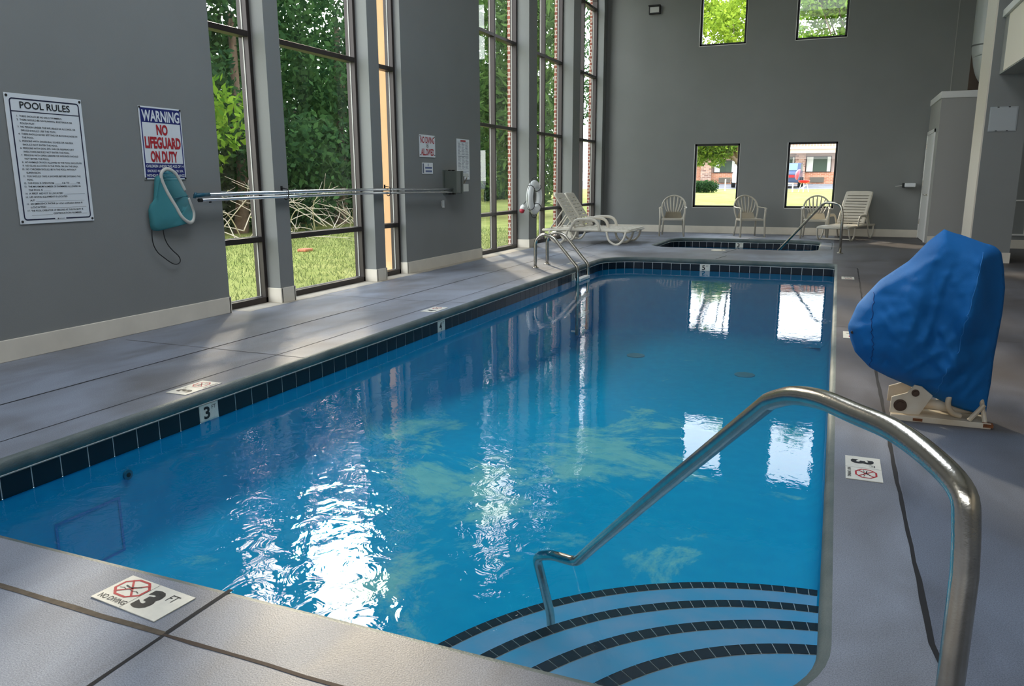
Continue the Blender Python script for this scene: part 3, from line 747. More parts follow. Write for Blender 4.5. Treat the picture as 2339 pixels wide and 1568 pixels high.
# ------------------------------------------------------------------ left wall signs
def YZ(x):  # plane facing +X; u = world y (to the right as seen from the room), v = z
    return lambda u, v, q: Vector((x + q, u, v))
def panel(name, label, y0, y1, z0, z1, m, cat='sign', th=0.005, gap=0.003):
    bm = NB(); box(bm, XW + gap, XW + gap + th, y0, y1, z0, z1)
    o = obj(name, bm, m, bevel=0.0015); tag(o, label, cat); o.modifiers['bevel'].segments = 1
    return o, YZ(XW + gap + th + 0.0012)
def rr2(u0, u1, v0, v1, r, n=5):
    return [(x, y) for x, y, _, _ in rrect(u0, u1, v0, v1, (r,)*4, n)]
def screws(o, pts, x):
    for u, v in pts:
        bm = NB(); cyl(bm, (x - 0.002, u, v), 0.009, 0.005, 'x', 12); obj('screw', bm, mat('dark_screw', srgb(70, 68, 66), 0.4, metal=0.7), o)

Y0, Y1, Z0, Z1 = 3.79, 4.39, 0.95, 1.85
s, xf = panel('pool_rules_sign', 'large white sign headed POOL RULES with numbered lines', Y0, Y1, Z0, Z1, m_sign)
bm = NB(); stroke(bm, rr2(Y0+.035, Y1-.03, Z0+.03, Z1-.035, .02), 0.009, xf); rect(bm, Y0+.035, Y1-.03, 1.727, 1.733, xf, 0.0002)
obj('border', bm, mat('navy_black', srgb(26, 28, 58), 0.5), s, recalc=False)
bm = NB(); rect(bm, 4.06, 4.15, Z0+.022, Z0+.040, xf, 0.0006); obj('border_gap', bm, m_sign, s, recalc=False)
bm = NB(); text_bm(bm, [('POOL RULES', (Y0+Y1)/2, 1.752, 0.39, 0.048, 'c', 0.012)], YZ(XW+0.0105))
obj('heading', bm, m_ink, s, recalc=False)
bm = NB(); text_bm(bm, [('\u25C6', 4.078, Z0+.026, None, 0.009, 'l', 0), ('POINTSOUTH', 4.09, Z0+.027, 0.05, 0.006, 'l', 0.01)], YZ(XW+0.0105)); obj('maker_mark', bm, m_ink, s, recalc=False)
L = [('1.', 'THERE SHOULD BE NO SOLO SWIMMING.', .33), ('2.', 'THERE SHOULD BE NO RUNNING, BOISTEROUS OR', .41), ('', 'ROUGH PLAY.', .11), ('3.', 'NO PERSON UNDER THE INFLUENCE OF ALCOHOL OR', .43), ('', 'DRUGS SHOULD USE THE POOL.', .27),
     ('4.', 'THERE SHOULD BE NO SPITTING OR BLOWING NOSE IN', .44), ('', 'THE POOL.', .09), ('5.', 'PERSONS WITH DIARRHEAL ILLNESS OR NAUSEA', .40), ('', 'SHOULD NOT ENTER THE POOL.', .27),
     ('6.', 'PERSONS WITH SKIN, EYE, EAR OR RESPIRATORY', .40), ('', 'INFECTIONS SHOULD NOT ENTER THE POOL.', .36), ('7.', 'PERSONS WITH OPEN LESIONS OR WOUNDS SHOULD', .43), ('', 'NOT ENTER THE POOL.', .19),
     ('8.', 'NO ANIMALS OR PETS ALLOWED IN THE POOL ENCLOSURE.', .455), ('9.', 'NO GLASS ALLOWED IN THE POOL OR ON THE DECK.', .42), ('10.', 'NO CHILDREN SHOULD BE IN THE POOL WITHOUT', .40), ('', 'SUPERVISION.', .11),
     ('11.', 'YOU SHOULD TAKE A SHOWER BEFORE ENTERING THE', .43), ('', 'POOL.', .045), ('12.', 'THIS POOL IS OPEN FROM ______ A.M. TO ______ P.M.', .42), ('13.', 'THE MAXIMUM NUMBER OF SWIMMERS ALLOWED IN', .42), ('', 'THE POOL IS ______', .17),
     ('14.', 'A FIRST AID KIT IS LOCATED _________________', .45), ('15.', 'LIFE SAVING EQUIPMENT IS LOCATED', .30), ('', 'AT ___________________________', .44), ('16.', 'AN EMERGENCY PHONE (or other notification device) IS', .42), ('', 'LOCATED ________________________', .45),
     ('17.', 'THE POOL OPERATOR OF RECORD AT THIS FACILITY IS', .42), ('', '________________ CERTIFICATION NUMBER ____', .45)]
items = []
for i, (a, b, w) in enumerate(L):
    v = 1.693 - i * 0.0243
    if a: items.append((a, 3.872, v, None, 0.0125, 'r', 0.01))
    items.append((b, 3.882, v, w, 0.0125, 'l', 0.01))
bm = NB(); text_bm(bm, items, YZ(XW+0.0095)); obj('rule_text', bm, m_ink, s, recalc=False)
screws(s, [(Y0+.016, Z1-.018), (Y1-.016, Z1-.018), (Y0+.016, Z0+.018), (Y1-.016, Z0+.018)], XW+0.008)

Y0, Y1, Z0, Z1 = 4.917, 5.367, 1.262, 1.855
s, xf = panel('warning_sign', 'white sign in blue and red reading WARNING NO LIFEGUARD ON DUTY', Y0, Y1, Z0, Z1, m_sign)
bm = NB(); rect(bm, Y0+.012, Y1-.012, 1.727, Z1-.012, xf); rect(bm, Y0+.012, Y1-.012, Z0+.012, 1.395, xf)
rect(bm, Y0+.012, Y0+.022, 1.395, 1.727, xf); rect(bm, Y1-.022, Y1-.012, 1.395, 1.727, xf)
obj('blue_field', bm, m_navyink, s, recalc=False)
c = (Y0+Y1)/2
bm = NB(); text_bm(bm, [('WARNING', c, 1.740, 0.40, 0.088, 'c', 0.03), ('CHILDREN UNDER THE AGE OF 14', c, 1.362, 0.405, 0.022, 'c', 0.02), ('SHOULD NOT USE POOL OR SPA', c, 1.322, 0.39, 0.022, 'c', 0.02), ('WITHOUT ADULT IN ATTENDANCE', c, 1.284, 0.41, 0.022, 'c', 0.02)], YZ(XW+0.0105))
obj('white_lettering', bm, m_sign, s, recalc=False)
bm = NB(); text_bm(bm, [('NO', c, 1.633, 0.12, 0.082, 'c', 0.04), ('LIFEGUARD', c, 1.523, 0.385, 0.09, 'c', 0.04), ('ON DUTY', c, 1.41, 0.29, 0.088, 'c', 0.04)], YZ(XW+0.0105))
obj('red_lettering', bm, m_redink, s, recalc=False)
screws(s, [(Y0+.01, Z1-.01), (Y1-.01, Z1-.01), (Y0+.01, Z0+.01), (Y1-.01, Z0+.01)], XW+0.008)

Y0, Y1, Z0, Z1 = 9.60, 10.055, 1.562, 1.862
s, xf = panel('no_diving_sign', 'white sign with tall red letters NO DIVING ALLOWED', Y0, Y1, Z0, Z1, m_sign)
c = (Y0+Y1)/2
bm = NB(); text_bm(bm, [('NO DIVING', c, 1.752, 0.40, 0.088, 'c', 0.02), ('ALLOWED', c, 1.588, 0.37, 0.092, 'c', 0.03)], YZ(XW+0.0095)); obj('red_lettering', bm, m_redink, s, recalc=False)
bm = NB(); stroke(bm, [(c + .026*math.cos(a*math.pi/8), 1.716 + .026*math.sin(a*math.pi/8)) for a in range(16)], 0.006, xf); stroke(bm, [(c-.018, 1.734), (c+.018, 1.698)], 0.006, xf, False)
stroke(bm, [(c-.02, 1.706), (c-.004, 1.722), (c+.012, 1.716)], 0.006, xf, False); obj('diver_symbol', bm, m_ink, s, recalc=False)
screws(s, [(Y0+.02, Z1-.02), (Y1-.02, Z1-.02), (Y0+.02, Z0+.03), (Y1-.02, Z0+.03)], XW+0.008)

Y0, Y1, Z0, Z1 = 9.66, 9.975, 1.335, 1.487
s, xf = panel('notice_sign', 'small white notice with blue lettering below the NO DIVING sign', Y0, Y1, Z0, Z1, m_sign)
bm = NB(); rect(bm, Y0+.012, Y0+.05, Z0+.012, Z1-.012, xf); obj('picture_strip', bm, mat('grey_ink', srgb(96, 104, 120), 0.6), s, recalc=False)
bm = NB(); stroke(bm, [(9.835 + .014*math.cos(a*math.pi/6), 1.458 + .014*math.sin(a*math.pi/6)) for a in range(12)], 0.007, xf); rect(bm, 9.745, 9.945, 1.405, 1.430, xf); rect(bm, 9.755, 9.94, 1.358, 1.383, xf)
obj('blue_bars', bm, mat('slate_blue_ink', srgb(96, 108, 148), 0.6), s, recalc=False)

Y0, Y1, Z0, Z1 = 10.74, 11.18, 1.255, 1.858
s, xf = panel('safety_poster', 'tall white poster of fine print between the far window and the NO DIVING sign', Y0, Y1, Z0, Z1, m_sign)
bm = NB(); rect(bm, 10.87, 11.05, 1.818, 1.842, xf); obj('red_heading', bm, m_redink, s, recalc=False)
bm = NB(); random.seed(3)
for v in (1.808, 1.62, 1.602, 1.40, 1.378, 1.30):
    rect(bm, Y0+.03, Y1-.03, v, v+.004, xf)
for col in range(3):
    for i in range(22):
        v = 1.79 - i*0.0175
        if 1.60 < v < 1.63: continue
        u = Y0 + .04 + col*.127; rect(bm, u, u + random.uniform(.06, .115), v, v+.0065, xf)
for i in range(4): rect(bm, Y0+.05, Y0+.05+random.uniform(.2, .33), 1.355 - i*.014, 1.361 - i*.014, xf)
obj('fine_print', bm, mat('grey_print', srgb(128, 132, 140), 0.7), s, recalc=False)

# electric control box under the poster
t = thing('control_box', 'grey green control box with open white cover on the left wall', 'electrical box')
boxo('body', (XW, XW+0.20, 10.33, 10.56, 1.06, 1.375), mat('box_green_grey', srgb(92, 98, 90), 0.5), t, 0.006)
boxo('back_plate', (XW, XW+0.015, 10.28, 10.62, 1.04, 1.395), MATS["box_green_grey"], t, 0.003)
boxo('rib', (XW+0.03, XW+0.214, 10.50, 10.53, 1.055, 1.38), MATS["box_green_grey"], t, 0.003)
for y in (10.36, 10.47):
    for z in (1.04, 1.378): boxo('knuckle', (XW+0.05, XW+0.09, y, y+0.05, z, z+0.018), m_black, t)
bm = NB(); box(bm, XW+0.07, XW+0.17, 10.56, 10.80, 1.08, 1.19); box(bm, XW+0.07, XW+0.17, 10.56, 10.80, 1.30, 1.345); obj('white_cover', bm, mat('cover_cream', srgb(206, 206, 196), 0.5), t, bevel=0.003)
boxo('cover_back', (XW+0.07, XW+0.10, 10.56, 10.80, 1.19, 1.30), m_bronze, t)
bm = NB(); tube(bm, [(XW+0.165, 10.66, 1.20), (XW+0.19, 10.70, 1.285)], 0.01, 8); obj('lever', bm, m_steel, t)
t = thing('tube_holder', 'small white vertical tube fixed below the grey control box', 'holder')
bm = NB(); cyl(bm, (XW+0.022, 10.24, 0.865), 0.018, 0.095, 'z', 14); obj('tube_body', bm, mat('milky_plastic', srgb(206, 208, 204), 0.4), t, smooth=False)
bm = NB(); cyl(bm, (XW+0.022, 10.24, 0.855), 0.02, 0.012, 'z', 14); obj('end_cap', bm, m_white, t)
boxo('bracket', (XW, XW+0.006, 10.225, 10.255, 0.87, 0.95), m_white, t)

# ------------------------------------------------------------------ poles, hooks, skimmer net
XQ = XP + 0.055
net = thing('skimmer_net', 'blue green leaf net with white hoop on a long aluminium pole', 'pool net')
pole_a, pole_b = (XQ, 5.48, 1.128), (XQ + 0.01, 10.40, 1.122)
bm = NB(); tube(bm, [pole_a, (XQ, 8.0, 1.14), pole_b], 0.016, 14); obj('pole', bm, m_alu, net, smooth=True)
bm = NB(); tube(bm, [(XQ, 5.33, 1.123), (XQ, 5.50, 1.129)], 0.0185, 12); tube(bm, [(XQ, 5.32, 1.10), (XQ+0.01, 5.335, 1.15)], 0.011, 8); obj('grip', bm, mat('teal_plastic', srgb(24, 84, 104), 0.4), net, smooth=True)
X1 = XW + 0.055
hoop = spline([(X1, 5.292, 1.165), (X1, 5.235, 1.27), (X1, 5.185, 1.325), (X1, 5.12, 1.348), (X1, 5.063, 1.33), (X1, 5.043, 1.275), (X1, 5.085, 1.17), (X1+.02, 5.155, 1.03), (X1+.03, 5.20, 0.945), (X1+.03, 5.275, 0.893), (X1+.02, 5.335, 0.905), (X1+.01, 5.362, 0.975), (X1, 5.345, 1.05), (X1, 5.325, 1.10)], 6)
bm = NB(); tube(bm, hoop, 0.011, 8, ry=0.016); obj('hoop', bm, mat('hoop_white', srgb(205, 202, 192), 0.5), net, smooth=True)
def rings_surface(bm, rings, close=True):
    V = [[bm.verts.new(p) for p in r] for r in rings]; n = len(V[0])
    for A, B in zip(V, V[1:]):
        for i in range(n if close else n-1): bm.faces.new((A[i], A[(i+1) % n], B[(i+1) % n], B[i]))
    return V
# bag: from the hoop sagging down and left, flattened against the wall
hp = [hoop[int(k)] for k in np.linspace(0, len(hoop)-1, 28)]
cx_, cz_ = 5.20, 1.10
tgt = []
low = [(5.215, .905), (5.20, 1.0), (5.14, 1.12), (5.09, 1.2), (5.04, 1.27), (5.0, 1.28), (4.985, 1.20), (4.97, 1.12), (4.95, 1.07), (4.91, 1.04), (4.90, .98), (4.903, .92), (4.906, .87), (4.92, .845), (4.96, .835), (5.0, .835), (5.03, .85), (5.05, .88), (5.10, .89), (5.15, .895)]
tg = spline([(X1 - .03, a, b) for a, b in low + [low[0]]], 4)
tg = [tg[int(k)] for k in np.linspace(0, len(tg)-1, 28)]
def net_rings():
    rings = []
    for k in range(7):
        t_ = k/6; w = math.sin(t_*math.pi)*0.02
        rings.append([a.lerp(b, t_) + Vector((w*random.uniform(.2, 1.2), 0, 0)) for a, b in zip(hp, tg)])
    c = Vector((X1 - .035, 5.0, 1.0)); rings.append([p.lerp(c, 0.95) for p in rings[-1]])
    return rings
bm = NB(); rings_surface(bm, net_rings())
def cloth_net():
    m = bpy.data.materials.new('teal_mesh_fabric'); m.use_nodes = True; t = m.node_tree; t.nodes.clear()
    d = N(t, 'ShaderNodeBsdfDiffuse'); d.inputs[0].default_value = srgb(80, 150, 156); tr = N(t, 'ShaderNodeBsdfTransparent'); mi = N(t, 'ShaderNodeMixShader'); mi.inputs[0].default_value = 0.25
    t.links.new(d.outputs[0], mi.inputs[1]); t.links.new(tr.outputs[0], mi.inputs[2]); o = N(t, 'ShaderNodeOutputMaterial'); t.links.new(mi.outputs[0], o.inputs[0]); return m
m_net = cloth_net()
obj('net_bag', bm, m_net, net, smooth=True)
bm = NB(); tube(bm, spline([(X1-.01, 5.05, 1.06), (X1, 5.16, 1.10), (X1, 5.32, 1.12)], 6), 0.006, 6); obj('stay_wire', bm, mat('teal_dark', srgb(30, 90, 100), 0.5), net, smooth=True)
bm = NB(); tube(bm, spline([(X1-.02, 4.908, .85), (X1-.02, 4.908, .74), (X1-.02, 4.945, .66), (X1-.02, 5.01, .605), (X1-.02, 5.09, .55), (X1-.02, 5.145, .535), (X1-.02, 5.185, .555), (X1-.02, 5.175, .60), (X1-.02, 5.11, .66), (X1-.02, 5.06, .72), (X1-.02, 5.032, .80), (X1-.02, 5.03, .93), (X1-.02, 5.045, 1.0)], 6), 0.0042, 6); obj('cord', bm, m_black, net, smooth=True)
pb = tag(bpy.data.objects.new('vacuum_pole', None), 'plain aluminium pole hung just below the net pole', 'pole'); COL.objects.link(pb)
bm = NB(); tube(bm, [(XQ, 5.39, 1.082), (XQ, 8.0, 1.098), (XQ + .01, 10.38, 1.082)], 0.015, 14); obj('shaft', bm, m_alu, pb, smooth=True)
bm = NB(); cyl(bm, (XQ, 5.372, 1.081), 0.017, 0.035, 'y', 12); obj('end_cap', bm, m_black, pb); boxo('button', (XQ-.008, XQ+.008, 5.50, 5.515, 1.055, 1.07), m_black, pb)
for i, y in enumerate((6.57, 8.56)):
    h = thing('wall_hook', ('dark hook holding both poles on the pillar between the two near windows', 'dark hook holding both poles on the pillar left of the narrow tan window')[i], 'hook', (XP, y - 0.0, 1.12))
    bm = NB(); tube(bm, spline([(-.001, 0, .05), (0.03, 0, .052), (0.078, 0, .04), (0.088, 0, .0), (0.078, 0, -.045), (0.055, 0, -.062), (0.03, 0, -.05)], 5), 0.005, 8); obj('hook_arm', bm, m_black, h, smooth=True)
    bm = NB(); box(bm, -.001, .006, -.014, .014, .025, .075); obj('back_plate', bm, m_black, h)

# ------------------------------------------------------------------ life ring on the far pillar
ring = thing('life_ring', 'white life ring hanging on the grey pillar by the far windows', 'life ring', (XP + 0.10, 13.60, 0.93))
bm = NB(); n, mm = 40, 14; Rr_, rr_ = 0.235, 0.078
V = [[bm.verts.new((math.sin(2*math.pi*j/mm)*rr_*0.75, math.cos(2*math.pi*i/n)*(Rr_ + math.cos(2*math.pi*j/mm)*rr_)*1.02, math.sin(2*math.pi*i/n)*(Rr_ + math.cos(2*math.pi*j/mm)*rr_))) for j in range(mm)] for i in range(n)]
for i in range(n):
    for j in range(mm): bm.faces.new((V[i][j], V[(i+1) % n][j], V[(i+1) % n][(j+1) % mm], V[i][(j+1) % mm]))
obj('ring_body', bm, mat('ring_white', srgb(236, 236, 232), 0.45, var=0.03, vscale=8), ring, smooth=True)
for k in range(4):
    a0 = R(45 + 90*k); bm = NB()
    pts = [Vector((math.sin(q)*(rr_*0.75+.004), math.cos(a0)*(Rr_ + math.cos(q)*(rr_+.004))*1.02, math.sin(a0)*(Rr_ + math.cos(q)*(rr_+.004)))) for q in [2*math.pi*j/16 for j in range(16)]]
    tube(bm, pts, 0.006, 6, closed=True); obj('strap', bm, m_black, ring, smooth=True)
bm = NB()
for k in range(4):
    pts = []
    for q in np.linspace(0, 1, 9):
        a = R(45 + 90*k + 90*q); rad = Rr_ + rr_ + 0.008 + 0.035*math.sin(q*math.pi); pts.append((0.0, math.cos(a)*rad*1.02, math.sin(a)*rad - (0.02 if k == 2 else 0)*math.sin(q*math.pi)))
    tube(bm, pts, 0.005, 6)
tube(bm, spline([(0.02, -.07, -.31), (0.02, -.06, -.36), (0.02, 0.0, -.375), (0.02, 0.05, -.34), (0.02, .06, -.29)], 6), 0.005, 6)
obj('grab_line', bm, m_black, ring, smooth=True)
bm = NB(); tube(bm, [(-.095, 0, .16), (-.02, 0, .165), (0.0, 0, .20)], 0.008, 8); obj('mount', bm, m_bronze, ring)
fl_ = thing('rope_float', 'small white and red float hanging left of the life ring', 'float', (XP - 0.02, 13.29, 0.70))
bm = NB(); tube(bm, [(0, .05, .10), (0, .035, .07), (0, .0, .01)], [0.02, 0.045, 0.05], 16); obj('float_body', bm, m_white, fl_, smooth=True)
bm = NB(); tube(bm, [(0, .0, .01), (0, -.02, -.03), (0, -.028, -.045)], [0.0505, 0.04, 0.012], 16); obj('red_tip', bm, mat('red_plastic', srgb(170, 40, 60), 0.4), fl_, smooth=True)
bm = NB(); tube(bm, [(0, .05, .10), (0.04, .10, .17), (0.06, .16, .25)], 0.006, 6); obj('line', bm, m_black, fl_)

# ------------------------------------------------------------------ pool ladder
lad = thing('pool_ladder', 'steel pool ladder with two rails at the left side of the pool', 'ladder', (0, 0, 0))
for y, dz in ((10.48, 0.0), (10.98, 0.0)):
    pts = [(-3.966, y, 0.0), (-3.966, y, 0.22)] + [Vector((-3.966 + .145*(1 - math.cos(a)), y, .335 + .145*math.sin(a))) for a in [R(k) for k in range(0, 100, 12)]]
    pts += [(-3.70, y, .44), (-3.60, y, .34), (-3.40, y, .11)]
    pts = spline(pts, 3) + fillet([(-3.40, y, .11), (-3.325, y, .03), (-3.325, y, -.95)], 0.10, 6)[1:]
    bm = NB(); tube(bm, pts, 0.0235, 14); rl = obj('rail', bm, m_steel, lad, smooth=True)
    bm = NB(); lathe(bm, [(0.052, 0), (0.05, 0.008), (0.03, 0.014)], (-3.966, y, 0), 20); obj('escutcheon', bm, m_steel, rl, smooth=True)
    bm = NB(); tube(bm, [(-3.325, y, -.9), (-3.41, y, -.9)], 0.014, 8); obj('wall_bumper', bm, m_white, rl)
for z in (-.155, -.42, -.68):
    bm = NB(); box(bm, -3.37, -3.285, 10.50, 10.96, z - .02, z + .025)
    obj('tread', bm, m_white, lad, bevel=0.008)

# ------------------------------------------------------------------ spa rail
def handrail(name, label, pts, r, base, rad=None):
    t = thing(name, label, 'handrail'); bm = NB(); tube(bm, pts, r, 20); obj('rail', bm, m_steel, t, smooth=True)
    bm = NB(); lathe(bm, [(r*2.5, 0), (r*2.4, 0.008), (r*1.4, 0.016)], base, 24); obj('escutcheon', bm, m_steel, t, smooth=True)
    return t
spts = fillet([(0.115, 14.405, 0.0), (0.108, 14.41, 0.62), (0.075, 14.43, 0.83), (-0.19, 14.60, 0.86), (-0.92, 15.08, -0.03), (-1.25, 15.30, -0.45), (-1.25, 15.30, -0.86)], [0, .06, .12, .09, .05, .08, 0], 6)
handrail('spa_handrail', 'thin steel handrail leading down into the spa tub', spts, 0.022, (0.115, 14.405, 0))
# big rail at the steps
big = [(0.217, 1.231, 0.0), (0.2175, 1.2305, 0.675), (0.213, 1.2365, 0.747), (0.2045, 1.2475, 0.795), (0.171, 1.2925, 0.8235), (0.1185, 1.363, 0.843), (0.060, 1.441, 0.844), (0.004, 1.5165, 0.843), (-0.0475, 1.5845, 0.8285), (-0.0835, 1.6325, 0.805), (-0.101, 1.657, 0.79)]
bp = [Vector(big[0]), Vector(big[1])] + spline(big[1:], 5)[1:]
bp += [Vector((-0.386, 2.038, 0.409)), Vector((-0.70, 2.46, -0.02))] + fillet([(-0.70, 2.46, -0.02), (-0.822, 2.622, -0.19), (-0.93, 2.66, -0.20), (-1.03, 2.74, -0.26), (-1.05, 2.98, -0.66), (-1.05, 3.0, -0.80)], [0, .04, .03, .06, .05, 0], 5)[1:]
handrail('step_handrail', 'large curved steel handrail in the foreground running into the pool steps', bp, 0.0195, (0.217, 1.231, 0))

# ------------------------------------------------------------------ deck markers
def deck_marker(label, c, rz, layout, w=0.305, h=0.152):
    """u runs along the long side as read, v up on the page"""
    ca, sa = math.cos(rz), math.sin(rz)
    xf = lambda u, v, q: Vector((c[0] + u*ca - v*sa, c[1] + u*sa + v*ca, 0.004 + q))
    bm = NB(); slab(bm, -w/2, w/2, -h/2, h/2, -0.003, 0.0, xf); o = obj('deck_marker', bm, m_mark); tag(o, label, 'tile marker')
    lift = lambda u, v, q: xf(u, v, q + 0.0007)
    bmk, bmr = NB(), NB()
    if layout == 'full':
        text_bm(bmk, [('NO DIVING', -w/4, -h/2+.012, w*.40, .022, 'c', .008)], lift)
        ocx, ocy, orr = -w/4, h*.12, h*.33
        diver(bmr, bmk, ocx, ocy, orr, lift)
        text_bm(bmk, [('3', w*.11, -h*.30, .062, h*.62, 'c', .06), ('FT', w*.32, h*.12, .034, .036, 'c', .0)], lift)
        stroke(bmk, [(-.012, -h/2), (-.012, h/2)], 0.0012, lift, False)
    elif layout == 'side':      # digit tile followed by the no-diving tile along the long side
        text_bm(bmk, [('3', -w*.27, -h*.30, .055, h*.60, 'c', .05), ('FT', -w*.10, h*.15, .026, .028, 'c', 0)], lift)
        diver(bmr, bmk, w*.23, h*.06, h*.30, lift); text_bm(bmk, [('NO DIVING', w*.23, -h/2+.008, w*.38, .014, 'c', .02)], lift)
        stroke(bmk, [(0, -h/2), (0, h/2)], 0.0015, lift, False)
    elif layout == 'digit4' or layout == 'digit5':
        text_bm(bmk, [(layout[-1], -w*.25, -h*.30, .055, h*.60, 'c', .05), ('FT', -w*.07, h*.15, .026, .028, 'c', 0)], lift)
        diver(bmr, bmk, w*.24, h*.06, h*.28, lift)
    obj('lettering', bmk, m_ink, o, recalc=False)
    obj('red_symbol', bmr, m_redink, o, recalc=False)
    return o
def diver(bmr, bmk, x, y, r, lift):
    stroke(bmr, [(x + r*1.25*math.cos(R(22.5 + 45*k)), y + r*math.sin(R(22.5 + 45*k))) for k in range(8)], r*.17, lift)
    l2 = lambda u, v, q: lift(u, v, q + 0.0003)
    stroke(bmr, [(x - r*.85, y - r*.75), (x + r*.85, y + r*.75)], r*.14, l2, False); stroke(bmr, [(x - r*.85, y + r*.75), (x + r*.85, y - r*.75)], r*.14, l2, False)
    l3 = lambda u, v, q: lift(u, v, q + 0.0006)
    stroke(bmk, [(x - r*.7, y + r*.1), (x - r*.2, y + r*.0), (x + r*.5, y + r*.35)], r*.10, l3, False)
    stroke(bmk, [(x - r*.9, y - r*.25), (x - r*.6, y - r*.15), (x - r*.3, y - r*.25), (x, y - r*.15), (x + r*.3, y - r*.25), (x + r*.6, y - r*.15), (x + r*.9, y - r*.25)], r*.05, l3, False)
c1 = fl1 = None
def markq(label, P, layout, flip=False):
    """four ground corners: page top-left, top-right, bottom-right, bottom-left"""
    a, b, c, d = [Vector(p) for p in P]; cen = (a+b+c+d)/4; ux = (b - a + c - d)/2; vy = (a - d + b - c)/2
    return deck_marker(label, (cen.x, cen.y), math.atan2(ux.y, ux.x), layout, ux.length, vy.length)
markq('NO DIVING 3 FT tile on the near deck edge, lower left of the photo', [(-2.01, 1.65), (-1.72, 1.615), (-1.728, 1.475), (-2.02, 1.50)], 'full')
markq('3 FT no diving tile on the left deck above the waterline 3', [(-3.49, 3.36), (-3.49, 3.66), (-3.66, 3.66), (-3.66, 3.36)][::1] and [(-3.47, 3.36), (-3.47, 3.655), (-3.63, 3.655), (-3.63, 3.36)][0:4], 'side') if False else deck_marker('3 FT no diving tile on the left deck above the waterline 3', (-3.57, 3.51), R(90), 'side', 0.30, 0.155)
deck_marker('worn 4 FT tile on the left deck midway along the pool', (-3.58, 6.66), R(90), 'digit4', 0.30, 0.15)
deck_marker('white 5 FT tile on the left deck just beyond the ladder rails', (-3.63, 11.24), R(90), 'digit5', 0.30, 0.15)
deck_marker('3 FT no diving tile on the right deck beside the foreground handrail', (0.197, 3.56), R(-90), 'side', 0.30, 0.145)
deck_marker('worn tile on the right deck partly behind the blue cover', (0.205, 6.77), R(-90), 'digit4', 0.30, 0.15)
deck_marker('pale tile on the right deck at the far corner of the pool', (0.205, 10.78), R(-90), 'digit5', 0.27, 0.15)
t = thing('skimmer_cover', 'round cream skimmer cover set in the deck between pool and spa', 'cover', (-1.895, 14.26, 0))
bm = NB(); lathe(bm, [(0.125, 0), (0.125, 0.006), (0.11, 0.008), (0.0001, 0.009)], (0, 0, 0), 30); obj('cover_disc', bm, mat('lid_cream', srgb(226, 216, 196), 0.5), t)
bm = NB(); lathe(bm, [(0.018, 0), (0.018, 0.011), (0.0001, 0.011)], (0.07, 0, 0), 12); obj('finger_hole', bm, m_joint, t)

